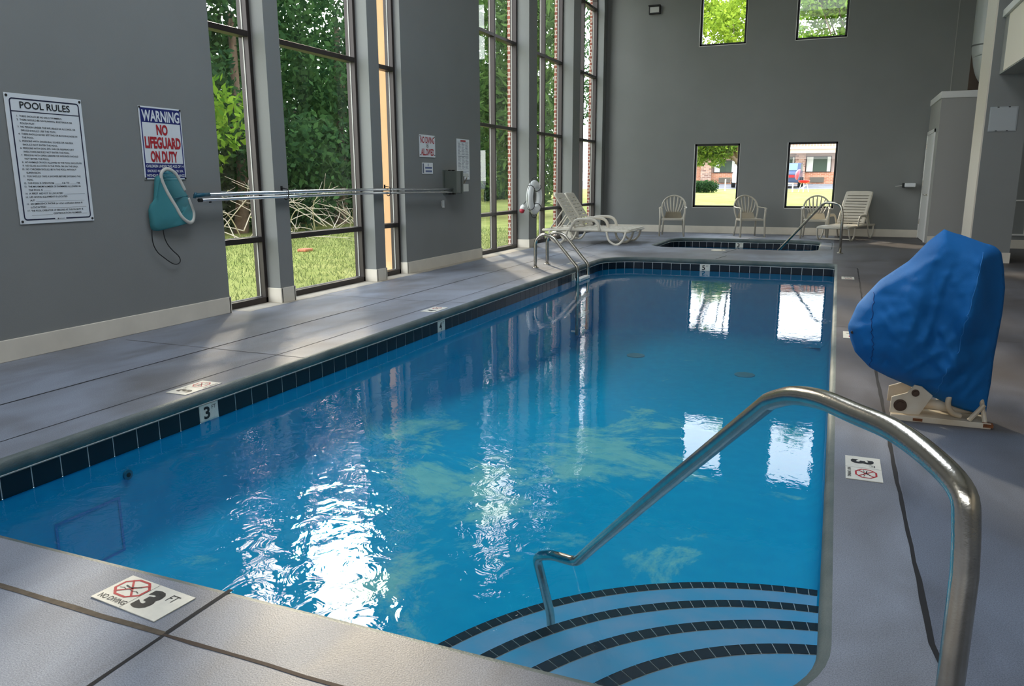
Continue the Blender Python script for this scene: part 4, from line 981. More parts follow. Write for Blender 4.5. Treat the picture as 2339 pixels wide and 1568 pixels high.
# ------------------------------------------------------------------ fan-back resin chairs
def make_chair(label, loc, rz):
    """faces -Y at rz = 0"""
    t = thing('fan_back_chair', label, 'chair', loc, rz, 'fan-back chairs along the far wall')
    bm = NB()   # seat: dished slab
    nx, ny = 9, 8; top = []; bot = []
    for j in range(ny+1):
        v = j/ny; y = -0.23 + 0.43*v; hw = 0.235 - 0.03*v
        rt, rb = [], []
        for i in range(nx+1):
            u = i/nx*2 - 1; x = u*hw*(1 - 0.06*abs(v-.5)*2*abs(u))
            z = 0.405 - 0.022*(1-u*u)*(math.sin(v*math.pi)) - 0.02*v + (-0.02*(1-v)**6)
            rt.append(bm.verts.new((x, y, z))); rb.append(bm.verts.new((x, y, z-0.022)))
        top.append(rt); bot.append(rb)
    for j in range(ny):
        for i in range(nx):
            bm.faces.new((top[j][i], top[j][i+1], top[j+1][i+1], top[j+1][i])); bm.faces.new((bot[j][i], bot[j+1][i], bot[j+1][i+1], bot[j][i+1]))
    for j in range(ny):
        for i in (0, nx): bm.faces.new((top[j][i], top[j+1][i], bot[j+1][i], bot[j][i]))
    for i in range(nx):
        for j in (0, ny): bm.faces.new((top[j][i], top[j][i+1], bot[j][i+1], bot[j][i]))
    obj('seat', bm, m_taupe, t, smooth=False)
    bm = NB(); box(bm, -.225, .225, -.235, -.215, .355, .395); box(bm, -.235, -.215, -.22, .2, .35, .39); box(bm, .215, .235, -.22, .2, .35, .39); box(bm, -.2, .2, .19, .21, .34, .385)
    obj('apron', bm, m_taupe, t, bevel=0.005)
    # back: arched rim, fanned slats, solid lower plate
    def B(u, h):  # u sideways, h height above seat; back leans away
        return Vector((u, 0.195 + 0.16*(h/0.5) + 0.03*(1-(u/0.27)**2), 0.38 + h))
    rim = [B(-.215, 0.0), B(-.25, .12), B(-.262, .24)] + [B(.258*math.cos(R(a)), .27 + .235*math.sin(R(a))) for a in range(170, 5, -10)] + [B(.262, .24), B(.25, .12), B(.215, 0.0)]
    bm = NB(); tube(bm, spline(rim, 2), 0.019, 8, ry=0.015); obj('back_rim', bm, m_taupe, t, smooth=True)
    bk_ = NB(); rows = []
    for k in range(9):
        u = -1 + 2*k/8
        rows.append((bk_.verts.new(B(u*.20, .0)), bk_.verts.new(B(u*.165, .135 + .02*(1-u*u)))))
    for a, b in zip(rows, rows[1:]): bk_.faces.new((a[0], b[0], b[1], a[1]))
    geo = bmesh.ops.solidify(bk_, geom=bk_.faces[:], thickness=0.008)
    obj('back_plate', bk_, m_taupe, t)
    for k in range(7):
        u = (k - 3)/3.0
        a = 90 - u*62
        p0 = (u*.135, .13); p1 = (.245*math.cos(R(a))*1.0, .27 + .225*math.sin(R(a)))
        bm = NB(); pts = [B(p0[0] + (p1[0]-p0[0])*q + u*.02*math.sin(q*math.pi), p0[1] + (p1[1]-p0[1])*q) for q in np.linspace(0, 1, 6)]
        tube(bm, pts, [0.019, .018, .018, .017, .015, .013], 6, ry=0.006); obj('slat', bm, m_taupe, t, smooth=True)
    for s_ in (-1, 1):
        bm = NB(); tube(bm, spline([(s_*.255, .25, .645), (s_*.278, .12, .635), (s_*.282, -.05, .632), (s_*.275, -.20, .625), (s_*.272, -.235, .605)], 4), 0.027, 8, ry=0.011); obj('armrest', bm, m_taupe, t, smooth=True)
        bm = NB(); tube(bm, [(s_*.272, -.225, .615), (s_*.262, -.228, .40), (s_*.268, -.265, .0)], [.020, .024, .019], 8); obj('leg', bm, m_taupe, t, smooth=True)
        bm = NB(); tube(bm, [(s_*.212, .20, .40), (s_*.225, .245, .20), (s_*.238, .30, .0)], [.024, .020, .017], 8); obj('leg', bm, m_taupe, t, smooth=True)
    return t
ch = make_chair('fan-back armchair alone left of the far low windows', (-3.39, 17.68, 0), R(8))
dup(ch, (-1.76, 18.02, 0), R(24), 'fan-back armchair turned to the right between the two low windows')
dup(ch, (-0.40, 18.08, 0), R(0), 'fan-back armchair partly behind the spa handrail, right of the others')

# ------------------------------------------------------------------ sun loungers
def make_lounger(label, loc, rz, m, pattern, group=None, tilt=0.62):
    """foot end at the origin, head along +Y; width along X"""
    t = thing('sun_lounger', label, 'sun lounger', loc, rz, group)
    HW = 0.29; SZ = 0.275
    # bed: slats across on side rails
    bm = NB()
    for s_ in (-1, 1): tube(bm, spline([(s_*HW, 0.02, SZ-.01), (s_*HW, .5, SZ), (s_*HW, 1.1, SZ+.0), (s_*HW, 1.78, SZ-.01)], 5), 0.022, 8, ry=0.026)
    tube(bm, [(-HW, 0.02, SZ-.01), (HW, 0.02, SZ-.01)], .022, 8); tube(bm, [(-HW, 1.78, SZ-.01), (HW, 1.78, SZ-.01)], .022, 8)
    obj('bed_frame', bm, m, t, smooth=True)
    n = 13
    def panelgrid(bm, o, ex, ey, ez, L, W, slots, th=0.018):
        """plate of length L, half width W with rows of open slots; slots = (rows, columns)"""
        rows, cols = slots; y0 = 0.035; pitch = (L - 2*y0) / rows; gap = pitch*0.26
        P = lambda x, y, z: o + ex*x + ey*y + ez*z
        def bx(x0, x1, ya, yb):
            v = [bm.verts.new(P(x, y, z)) for z in (-th/2, th/2) for x, y in ((x0,ya),(x1,ya),(x1,yb),(x0,yb))]
            for q in ((0,3,2,1),(4,5,6,7),(0,1,5,4),(1,2,6,5),(2,3,7,6),(3,0,4,7)): bm.faces.new([v[i] for i in q])
        bx(-W, W, 0, y0); bx(-W, W, L - y0, L)
        colx = [-W] + [(-W + .045) + (2*W - .09) * k / cols for k in range(cols+1)] + [W]
        for r_i in range(rows):
            ya = y0 + r_i*pitch; bx(-W, W, ya + gap, ya + pitch)
            bx(-W, -W + .05, ya, ya + gap); bx(W - .05, W, ya, ya + gap)
            for c_ in range(1, cols):
                x = -W + .05 + (2*W - .10)*c_/cols; bx(x - .018, x + .018, ya, ya + gap)
    Z = Vector((0,0,1)); X = Vector((1,0,0)); Yv = Vector((0,1,0))
    bm = NB(); panelgrid(bm, Vector((0, 0.02, SZ + .018)), X, Yv, Z, 1.08, HW - .01, (11, pattern[1])); obj('seat_panel', bm, m, t, bevel=0.003)
    by, bz = 1.10, SZ + .045
    ey = Vector((0, math.cos(R(56)), math.sin(R(56)))); ez = X.cross(ey)
    bm = NB(); panelgrid(bm, Vector((0, by, bz)), X, ey, ez, 0.78, HW - .02, pattern, 0.022); obj('backrest', bm, m, t, bevel=0.004)
    bm = NB(); tube(bm, spline([Vector((0, by, bz)) + X*s_*(HW-.02) + ey*q - ez*.012 for s_, q in ((-1, 0), (-1, .3), (-1, .72), (-.85, .785), (0, .79), (.85, .785), (1, .72), (1, .3), (1, 0))], 4), .018, 8); obj('back_rim', bm, m, t, smooth=True)
    for s_ in (-1, 1):
        bm = NB(); tube(bm, [Vector((s_*.22, by, bz)) + ey*.45 - ez*.02, (s_*.22, 1.66, SZ)], .015, 8); obj('prop', bm, m, t)
    for s_ in (-1, 1):
        bm = NB(); x = s_*(HW + .035)
        # arm and curved runner in one bent bar
        tube(bm, spline([(x, 1.22, SZ-.02), (x, 1.14, .40), (x, 1.06, .475), (x, .90, .49), (x, .72, .475), (x, .63, .40), (x, .60, SZ)], 5), .014, 8, ry=0.030)
        obj('armrest', bm, m, t, smooth=True)
        for y0 in (0.10, 1.28):
            bm = NB(); q = spline([(x*.96, y0 - .02 + .0, SZ - .02), (x, y0 + .02, .12), (x, y0 + .11, .022), (x, y0 + .20, .02), (x, y0 + .31, .10), (x*.96, y0 + .36, SZ - .02)], 5)
            tube(bm, q, .016, 8, ry=0.022); obj('leg', bm, m, t, smooth=True)
    for y0 in (.25, 1.44):
        bm = NB(); tube(bm, [(-HW, y0, .03), (HW, y0, .03)], .014, 8); obj('leg_brace', bm, m, t)
    return t
lg = make_lounger('nearer of the two cream loungers pushed together by the left windows', (-3.62, 14.98, 0), R(90), m_plastic, (9, 2), 'cream loungers by the left windows')
dup(lg, (-3.62, 15.62, 0), R(90), 'farther of the two cream loungers pushed together by the left windows')
make_lounger('cream slatted lounger with raised back right of the three armchairs', (-0.06, 17.18, 0), R(-19), m_plastic, (10, 1))

# ------------------------------------------------------------------ far wall fixtures
t = thing('emergency_light', 'small dark framed light fixture high on the far wall left of the windows', 'light fixture')
boxo('housing', (-4.345, -4.08, YW - .075, YW, 4.98, 5.17), m_black, t, .006)
boxo('lens', (-4.315, -4.11, YW - .080, YW - .075, 5.01, 5.13), mat('grey_lens', srgb(190, 190, 185), .3), t)
boxo('visor', (-4.35, -4.075, YW - .11, YW - .07, 5.15, 5.175), m_black, t)
t = thing('wall_dispenser', 'small white box with dark end projecting from the far wall near the closet door', 'dispenser')
boxo('cover', (1.30, 1.51, YW - .30, YW - .03, 1.07, 1.16), mat('dispenser_white', srgb(222, 224, 226), .4), t, .02)
boxo('mount', (1.27, 1.31, YW - .27, YW, 1.06, 1.155), m_black, t, .006)
bm = NB(); tube(bm, [(1.28, YW-.02, 1.1), (1.19, YW-.01, 1.09), (1.14, YW-.008, 1.085)], .006, 6); obj('wire', bm, m_white, t)

# ------------------------------------------------------------------ pool lift under a blue cover
lift = thing('pool_lift', 'white rust-stained pool lift base with bolts under the blue cover', 'pool lift', (0.35, 4.40, 0))
m_lw = mat('chipped_white_enamel', srgb(214, 206, 190), 0.5, col2=srgb(196, 178, 150), vscale=6)
m_rust = mat('rust', srgb(122, 72, 40), 0.9, var=.3, vscale=40)
bm = NB(); prism(bm, [(0.0, 0.0), (0.46, 0.0), (0.45, 0.36), (0.02, 0.36)], 'z', 0.0, 0.014); obj('base_plate', bm, m_lw, lift, bevel=.003)
bm = NB(); box(bm, 0.0, .46, -.003, .004, .0, .03); obj('plate_lip', bm, m_lw, lift, bevel=.002)
bm = NB(); box(bm, .105, .150, -.006, .02, .006, .020); obj('rust_patch', bm, m_rust, lift); bm = NB(); box(bm, .425, .47, -.006, .03, .008, .026); obj('rust_patch', bm, m_rust, lift)
bm = NB(); prism(bm, [(-.005, .03), (-.002, .115), (.07, .145), (.10, .19), (.135, .185), (.19, .14), (.135, .03)], 'y', .03, .045); br = obj('bracket', bm, m_lw, lift, bevel=.002)
bm = NB(); prism(bm, [(-.005, .03), (-.002, .115), (.07, .145), (.10, .19), (.135, .185), (.19, .14), (.135, .03)], 'y', .27, .285); obj('bracket', bm, m_lw, lift, bevel=.002)
for x, z, r in ((.042, .075, .022), (.108, .148, .013)):
    bm = NB(); cyl(bm, (x, .012, z), r, .02, 'y', 8); cyl(bm, (x, .024, z), r*1.45, .006, 'y', 20); obj('bolt', bm, mat('bolt_brown', srgb(84, 66, 54), .5, metal=.6), lift)
bm = NB(); tube(bm, [(.10, .16, .15), (.26, .17, .17), (.42, .18, .20)], .028, 12); obj('arm', bm, m_lw, lift, smooth=True); bm = NB(); tube(bm, [(.02, .17, .06), (.44, .17, .055)], .03, 12); obj('arm', bm, m_lw, lift, smooth=True)
bm = NB(); tube(bm, spline([(.32, .06, .22), (.275, .05, .16), (.265, .045, .10), (.29, .045, .055), (.33, .06, .04)], 5), .014, 10); obj('hose', bm, m_lw, lift, smooth=True)
bm = NB(); tube(bm, [(.37, .06, .02), (.43, .06, .11)], .012, 8); obj('strut', bm, m_lw, lift); bm = NB(); tube(bm, [(.44, .03, .01), (.42, .10, .13)], .012, 8); obj('strut', bm, m_lw, lift)
bm = NB(); box(bm, .24, .34, .22, .32, .014, .35); obj('mast', bm, m_lw, lift, bevel=.01)
bm = NB(); box(bm, -.02, .20, .12, .24, .42, .45); box(bm, .17, .20, .12, .24, .45, .62); obj('folded_seat', bm, m_lw, lift, bevel=.02)

# cover: cross-section outline in XZ lofted through depth, with folds
def cover_pt(px, py, Y):     # photo pixel of the outline -> point in the vertical plane y = Y
    d = (r2 * ((px - 1169.5)/FPX) - u2 * ((py - 784)/FPX) + f_); k = Y / d.y; return (d.x*k, CAMH + d.z*k)
YCV = 4.50
OUT = [(2156.7, 523.7), (2120, 552), (2077.6, 595), (2010, 640), (1959, 694), (1936, 745), (1942, 775), (1953, 804.6), (1986.6, 840), (2030, 862), (2077.6, 882), (2110, 900), (2137, 910), (2180, 930), (2216, 941), (2251.6, 949), (2256, 915), (2263.5, 876), (2270, 820), (2279, 773), (2290, 715), (2296, 658), (2293, 610), (2287, 575), (2270, 561), (2249.6, 556), (2200, 538), (2175, 531)]
poly = [Vector(cover_pt(x, y, YCV)) for x, y in OUT]
def resample(P, n):
    Q = P + [P[0]]; s_ = [0]
    for a, b in zip(Q, Q[1:]): s_.append(s_[-1] + (b - a).length)
    out = []
    for k in range(n):
        t_ = s_[-1]*k/n; i = next(i for i in range(len(s_)-1) if s_[i+1] >= t_); out.append(Q[i].lerp(Q[i+1], (t_ - s_[i])/(s_[i+1] - s_[i])))
    return out
NP = 120
PO = resample(poly, NP); cen = Vector((0.60, 0.50))
bm = NB()
# outer silhouette ring sits mid depth; the front is a shallow tent with creases, the back mirrors it
def seg_d(p, a, b):
    a, b = Vector(a), Vector(b); ab = b - a; t_ = max(0, min(1, (p - a).dot(ab)/ab.length_squared)); return (p - a - ab*t_).length, t_
px2 = lambda x, y: Vector(cover_pt(x, y, YCV))
def z7(x, y): return px2(1860 + x/2.528, 500 + y/2.528)
RIDGES = [(z7(985, 150), z7(890, 560), .085, .10), (z7(890, 560), z7(820, 790), .05, .07), (z7(750, 80), z7(560, 640), .045, .12), (z7(560, 640), z7(480, 900), .02, .05),
          (z7(345, 420), z7(350, 740), .018, .04), (z7(960, 430), z7(1040, 740), .05, .07), (z7(1030, 740), z7(560, 960), .028, .05), (z7(1020, 915), z7(740, 1000), .020, .035), (z7(770, 850), z7(700, 1010), .022, .03),
          (z7(670, 230), z7(700, 560), -.018, .05), (z7(420, 480), z7(480, 640), .012, .025), (z7(580, 760), z7(620, 900), .012, .03), (z7(280, 640), z7(310, 840), .018, .03), (z7(860, 620), z7(700, 780), .012, .03),
          (z7(600, 700), z7(680, 640), .008, .02), (z7(420, 560), z7(560, 520), .008, .02), (z7(640, 700), z7(780, 900), .015, .03), (z7(880, 1020), z7(990, 950), .015, .03)]
_r = random.Random(21)
for _k in range(26):
    _x, _y, _a, _l = _r.uniform(330, 900), _r.uniform(380, 1000), _r.uniform(0, math.pi), _r.uniform(50, 150)
    RIDGES.append((z7(_x, _y), z7(_x + _l*math.cos(_a), _y + _l*math.sin(_a)), _r.choice((-1, 1))*_r.uniform(.007, .013), .018))
for _a, _b in (((345, 420), (700, 240)), ((760, 330), (640, 700)), ((500, 900), (700, 760)), ((740, 640), (830, 860)), ((1010, 760), (860, 930)), ((1000, 860), (850, 1040)), ((880, 1060), (1000, 1000))):
    RIDGES.append((z7(*_a), z7(*_b), .022, .022))
from mathutils import noise as mnoise
def offs(p, t):  # t 0 at silhouette .. 1 at the centre
    b = 0.30 * (1 - (1-t)**2.2)
    for a, c, h, w in RIDGES:
        d_, _ = seg_d(p, a, c); b += h * math.exp(-(d_/w)**1.3) * min(1, t*5)
    b += (0.020*mnoise.noise(Vector((p.x*7, p.y*5, 3))) + 0.010*mnoise.noise(Vector((p.x*19, p.y*13, 9)))) * min(1, t*4)
    # the right side panel falls away from the front
    side = (p - z7(930, 400)).dot(Vector((.97, -.1)))
    if side > 0: b -= side*1.0*min(1, t*3)
    return b
from mathutils.geometry import delaunay_2d_cdt
VDIR = Vector((-0.12, -0.985, 0.12))
def inside(p):
    c = False; n = len(PO)
    for i in range(n):
        a_, b_ = PO[i], PO[i-1]
        if (a_.y > p.y) != (b_.y > p.y) and p.x < (b_.x - a_.x)*(p.y - a_.y)/(b_.y - a_.y) + a_.x: c = not c
    return c
def edge_d(p): return min(seg_d(p, PO[i], PO[(i+1) % NP])[0] for i in range(NP))
gridp = []; gx = 0.013
for i in range(80):
    for j in range(90):
        p = Vector((0.05 + i*gx + (j % 2)*gx/2, -0.12 + j*gx))
        if inside(p) and edge_d(p) > gx*0.6: gridp.append(p)
VP, _, VF, _, _, _ = delaunay_2d_cdt(PO + gridp, [], [list(range(NP))], 1, 1e-6)
top_ = z7(985, 150)
def front_o(p):
    d_ = edge_d(p); t_ = min(1, d_/.10); b = .155*(1 - math.exp(-d_/.075))
    for a, c, h, w in RIDGES:
        q, _ = seg_d(p, a, c); b += h*1.0*max(0, 1 - q/(w*1.5))**1.2 * t_
    # the panel right of the stitched ridge turns away
    e0, e1 = z7(985, 150), z7(800, 800); n_ = Vector(((e1-e0).y, -(e1-e0).x)).normalized(); n_ = n_ if n_.x > 0 else -n_
    side = (p - e0).dot(n_); 
    if side > 0 and p.y > .05: b -= side*.75*t_
    b += (.026*mnoise.noise(Vector((p.x*6, p.y*3.5, 3))) + .020*abs(mnoise.noise(Vector((p.x*11 + p.y*4, p.y*7, 9)))) + .010*abs(mnoise.noise(Vector((p.x*24, p.y*20, 5))))) * t_
    return max(b, .004*t_)
bm = NB(); SURF = []
fv = []; bv = []
for p in VP:
    d_ = edge_d(p); o = front_o(p) if d_ > 1e-4 else 0
    P3 = Vector((p.x, YCV, p.y)) + VDIR*o; SURF.append((Vector(p), P3)); fv.append(bm.verts.new(P3))
    bv.append(fv[-1] if d_ <= 1e-4 else bm.verts.new((p.x, YCV + .26*(1 - math.exp(-d_/.09)), p.y)))
for f in VF:
    if all(edge_d(VP[i]) <= 1e-4 for i in f) and not inside(sum((Vector(VP[i]) for i in f), Vector((0, 0)))/3): continue
    bm.faces.new([fv[i] for i in f])
    if not all(fv[i] is bv[i] for i in f): bm.faces.new([bv[i] for i in f][::-1])
m_blue = mat('blue_canvas', (0.007, 0.135, 0.40, 1), 0.75, bump=.25, bscale=500, var=.10, vscale=5, spec=.25)
cover = obj('lift_cover', bm, m_blue, smooth=True); tag(cover, 'blue fabric cover draped over the pool lift on the right deck', 'cover')
def seam(name, pts, m=None, r=.0022):
    bm = NB(); out = []
    for x, y in pts:
        p = z7(x, y); out.append(min(SURF, key=lambda q: (q[0] - p).length)[1] + VDIR*.001)
    tube(bm, spline(out, 4), r, 6); return obj(name, bm, m or mat('blue_stitch', (0.02, 0.19, 0.50, 1), .8), cover, smooth=True)
dl = lambda a, b, n=9: [(a[0] + (b[0]-a[0])*k/n, a[1] + (b[1]-a[1])*k/n) for k in range(n+1)]
seam('seam', dl((975, 200), (885, 530)) + dl((880, 545), (825, 770))); seam('seam', dl((770, 850), (700, 1010)))
seam('seam', dl((350, 420), (343, 600)) + dl((344, 620), (352, 740)) + dl((348, 760), (320, 850), 5), mat('navy_stitch', (0.003, 0.05, 0.20, 1), .8), .002)
bm = NB(); p = z7(222, 657); p = min(SURF, key=lambda q: (q[0] - p).length)[1]; cyl(bm, p + Vector((0, -.006, 0)), .008, .008, 'y', 12); obj('eyelet', bm, m_bronze, cover)

# ------------------------------------------------------------------ outside
def gz(x, y):
    return -0.10 + max(0, y - 19)*0.0244
bm = NB(); xs_ = np.linspace(-60, 30, 19); ys_ = [-20, 0, 10, 19, 30, 40, 50.0]
V = [[bm.verts.new((x, y, gz(x, y) if not (-5.6 < x < 4.3 and y < 18.9) else gz(x, y) - 1.6)) for x in xs_] for y in ys_]
bm.free()
bm = NB()
def gquad(x0, x1, y0, y1):
    bm.faces.new([bm.verts.new((x, y, gz(x, y))) for x, y in ((x0, y0), (x1, y0), (x1, y1), (x0, y1))])
gquad(-60, XO, -10, 19.13); gquad(-60, 30, 19.13, 49.5); gquad(4.4, 30, -10, 19.0)
lawn = obj('lawn', bm, m_grass); tag(lawn, 'green lawn outside the windows', 'lawn', kind='stuff')
bm = NB(); 
def gq2(x0, x1, y0, y1, dz): bm.faces.new([bm.verts.new((x, y, gz(x, y) + dz)) for x, y in ((x0, y0), (x1, y0), (x1, y1), (x0, y1))])
gq2(-60, 30, 49.5, 70, 0.0); road = obj('parking_lot', bm, m_asphalt); tag(road, 'grey asphalt parking lot beyond the lawn', 'parking lot', kind='stuff')
bm = NB(); gq2(-1.6, -.4, 58.2, 58.5, .02); gq2(-2.1, -1.95, 50.5, 56, .02); gq2(-1.1, -.9, 52.5, 52.9, .02); gq2(-10, 2, 49.4, 49.7, .03); obj('painted_line', bm, m_white, road)

# grass tufts near the windows (one countless thing)
def tufts(name, n, area, h, m, label):
    rng = np.random.default_rng(5); P = []; F = []
    for i in range(n):
        x = rng.uniform(area[0], area[1]); y = rng.uniform(area[2], area[3]); a = rng.uniform(0, math.pi); w = .006; hh = h*rng.uniform(.5, 1.3); z = gz(x, y)
        dx, dy = w*math.cos(a), w*math.sin(a); lx, ly = rng.normal(0, .03, 2); k = len(P)
        P += [(x-dx, y-dy, z), (x+dx, y+dy, z), (x+lx, y+ly, z+hh)]; F.append((k, k+1, k+2))
    me = bpy.data.meshes.new(name); me.from_pydata(P, [], F); me.materials.append(m); o = bpy.data.objects.new(name, me); COL.objects.link(o); tag(o, label, 'grass', kind='stuff'); return o
m_blade = leaf_mat('grass_blades', (0.09, 0.14, 0.04, 1), (0.28, 0.32, 0.12, 1), .4)
tufts('grass', 26000, (-13.4, -5.9, 6.0, 20.0), .06, m_blade, 'grass blades on the lawn outside the left windows')

def foliage(name, blobs, n, size, m, parent, seed, droop=0.0, long=1.0):
    rng = np.random.default_rng(seed); vols = np.array([b[3]*b[4]*b[5] for b in blobs]); pr_ = vols/vols.sum()
    idx = rng.choice(len(blobs), n, p=pr_); B = np.array(blobs)[idx]
    d = rng.normal(size=(n, 3)); d /= np.linalg.norm(d, axis=1)[:, None]; rad = rng.uniform(.25, 1.0, n)**.6
    c = B[:, :3] + d * B[:, 3:6] * rad[:, None]
    a = rng.normal(size=(n, 3)); a[:, 2] -= droop; a /= np.linalg.norm(a, axis=1)[:, None]
    b = np.cross(a, rng.normal(size=(n, 3))); b /= np.linalg.norm(b, axis=1)[:, None]
    s_ = size * rng.uniform(.6, 1.4, n)[:, None]; w = s_*.45/long
    v = np.stack([c - a*s_*.9*long, c + b*w, c + a*s_*.9*long, c - b*w], 1).reshape(-1, 3)
    me = bpy.data.meshes.new(name); me.vertices.add(4*n); me.vertices.foreach_set('co', v.ravel().astype(np.float32))
    me.loops.add(4*n); me.loops.foreach_set('vertex_index', np.arange(4*n)); me.polygons.add(n); me.polygons.foreach_set('loop_start', np.arange(0, 4*n, 4)); me.polygons.foreach_set('loop_total', np.full(n, 4))
    me.materials.append(m); me.update(calc_edges=True); me.validate()
    o = bpy.data.objects.new(name, me); COL.objects.link(o)
    if parent: o.parent = parent
    return o
def tree(label, base, trunk, tr, blobs, n, size, m, seed, group=None, name='leafy_tree', droop=0.3, long=1.0):
    t = thing(name, label, 'tree', base, 0, group)
    bm = NB(); tube(bm, spline(trunk, 4), [tr*(1 - .6*i/(len(spline(trunk, 4))-1)) for i in range(len(spline(trunk, 4)))], 10)
    k = trunk[-1]
    rng = random.Random(seed)
    for b in blobs[:6]:
        s0 = Vector(trunk[len(trunk)//2]); e0 = Vector(b[:3]); tube(bm, [s0, s0.lerp(e0, .5) + Vector((rng.uniform(-.2, .2), rng.uniform(-.2, .2), .1)), e0], [tr*.4, tr*.25, tr*.08], 6)
    obj('trunk', bm, m_bark, t, smooth=True)
    foliage('foliage', blobs, n, size, m, t, seed, droop, long); return t
GT = 'trees along the left edge of the lawn'
rng = random.Random(4)
names = ['dark vine-covered tree at the edge of the lawn, seen through the first window', 'dark vine-covered tree right behind the dead branches, in the second window', 'dark broadleaf tree outside the left windows, right of the dead branches',
         'tall leafy tree seen through the arched far left windows', 'tree with hanging leaves close outside the arched windows', 'broad tree far along the lawn beyond the arched windows']
for i, (x, y, h, r, n, m) in enumerate(((-14.2, 12.2, 8.8, 2.4, 15000, m_leafm), (-14.4, 16.2, 9.0, 2.6, 17000, m_leafd), (-14.2, 20.4, 9.6, 2.7, 15000, m_leafd), (-14.0, 27.0, 9.5, 3.2, 14000, m_leafd), (-9.8, 24.5, 9.0, 2.0, 8000, m_leafx), (-14, 36, 11.5, 4.0, 12000, m_leafd))):
    blobs = []
    for k in range(15):
        z = 1.3 + (h - 2.2)*(k/14); blobs.append((rng.uniform(-.45, .45)*r, rng.uniform(-.65, .65)*r, z, r*rng.uniform(.45, .75), r*rng.uniform(.5, .8), rng.uniform(.9, 1.5)))
    tree(names[i], (x, y, gz(x, y)), [(0, 0, -.1), (.1, .1, 1.2), (0, .2, 2.6), (.2, 0, h*.6)], .2, blobs, n, .115 if i != 4 else .15, m, 20 + i, GT, long=1.0 if i != 4 else 1.6)
# dark undergrowth behind the lawn
ug = foliage('undergrowth', [(-16.0, y, .9, 1.2, 1.6, 1.3) for y in range(8, 40, 2)] + [(-17.5, y, 3.6, 1.0, 1.8, 2.6) for y in range(8, 44, 3)], 42000, .17, m_leafd, None, 77); tag(ug, 'dark undergrowth between the tree trunks behind the lawn', 'undergrowth', kind='stuff')
for i, (x, y) in enumerate(((-13.9, 13.6), (-14.6, 14.5), (-14.0, 15.4), (-14.3, 17.6), (-14.1, 18.8), (-14.9, 21.6))):
    pass
# pile of dead branches
pile = thing('dead_branches', 'heap of pale dead branches lying on the lawn below the trees', 'branches', (-12.4, 15.9, gz(-12.4, 15.9)))
rng = random.Random(11)
for k in range(30):
    a = rng.uniform(0, 2*math.pi); L_ = rng.uniform(.9, 2.6); el = rng.uniform(-.05, .75); o = Vector((rng.uniform(-.5, .6), rng.uniform(-2.6, 2.6), rng.uniform(.02, .25)))
    p1 = o + Vector((math.cos(a)*math.cos(el), math.sin(a)*math.cos(el), math.sin(el)))*L_; md = o.lerp(p1, .5) + Vector((rng.uniform(-.2, .2), rng.uniform(-.2, .2), rng.uniform(0, .25)))
    bm = NB(); tube(bm, spline([o, md, p1], 4), [.015 - .011*i/8 for i in range(9)], 6)
    for q in range(3):
        s0 = md.lerp(p1, rng.uniform(0, .8)); tube(bm, [s0, s0 + Vector((rng.uniform(-.5, .5), rng.uniform(-.5, .5), rng.uniform(-.2, .5)))], [.006, .0025], 5)
    obj('branch', bm, m_dead, pile, smooth=True)
bm = NB(); tube(bm, spline([(-10.9, 13.0, .62), (-10.5, 12.95, .28), (-10.1, 12.7, -.02), (-9.9, 12.45, -.07)], 5), .03, 7); tube(bm, [(-10.8, 13.0, .52), (-10.9, 13.4, .60)], .014, 5)
tag(obj('fallen_branch', bm, m_dead, smooth=True), 'single pale forked branch on the lawn in front of the heap, second window', 'branch')
bm = NB(); box(bm, -9.55, -9.35, 12.25, 12.5, -.10, -.04); tag(obj('dry_leaf', bm, mat('leaf_litter', srgb(190, 120, 90), .9), bevel=.02), 'small reddish dry leaf on the grass in the second window', 'leaf')

# trees and motel behind the far windows
def blobset(seed, n, cx, cy_, z0, z1, rx, ry, rz):
    g = random.Random(seed); return [(cx + g.uniform(-rx, rx), cy_ + g.uniform(-ry, ry), g.uniform(z0, z1), g.uniform(.8, 1.5), g.uniform(.8, 1.4), g.uniform(.5, 1.0)) for _ in range(n)]
tree('yellow-green tree filling the upper left window of the far wall', (-3.95, 38, gz(0, 38)), [(0, 0, 0), (-.12, 0, 1.0), (-.5, 0, 1.75), (-1.3, 0, 2.7), (-2.3, 0, 6.5)], .15, blobset(1, 30, -1.9, 0, 5.6, 10.0, 2.1, 1.2, 1) + [(-2.4, 0, 2.9, 1.0, .8, .6), (-1.7, .2, 2.5, .9, .6, .6), (-1.0, 0, 2.6, .6, .6, .6), (-2.1, .2, 2.2, .6, .6, .45), (-1.4, .2, 3.3, 1.2, .9, .6), (-1.5, .2, 2.1, .45, .5, .35)], 17000, .11, m_leafy, 41, 'trees behind the far wall')
tree('green tree filling the upper right window of the far wall', (0.6, 40, gz(0, 40)), [(0, 0, 0), (0, 0, 2.8), (-.2, 0, 4.6), (-.3, 0, 7.0)], .2, blobset(2, 30, -1.2, 0, 6.6, 10.2, 2.1, 1.2, 1), 13000, .12, m_leafm, 42, 'trees behind the far wall')
YT = bpy.data.objects['leafy_tree.006']
foliage('hanging_foliage', [(-2.5, 0, 2.7, .9, .8, .6), (-1.8, .2, 2.4, .9, .6, .6), (-1.0, 0, 2.4, .6, .6, .6), (-2.3, .2, 1.9, .5, .6, .45), (-1.4, .2, 2.9, 1.3, .9, .6), (-1.4, .2, 1.8, .45, .5, .4), (-.7, .2, 2.2, .5, .5, .45)], 8000, .085, leaf_mat('hanging_leaves', (0.06, 0.13, 0.02, 1), (0.24, 0.34, 0.06, 1)), YT, 91, .5, 1.3)
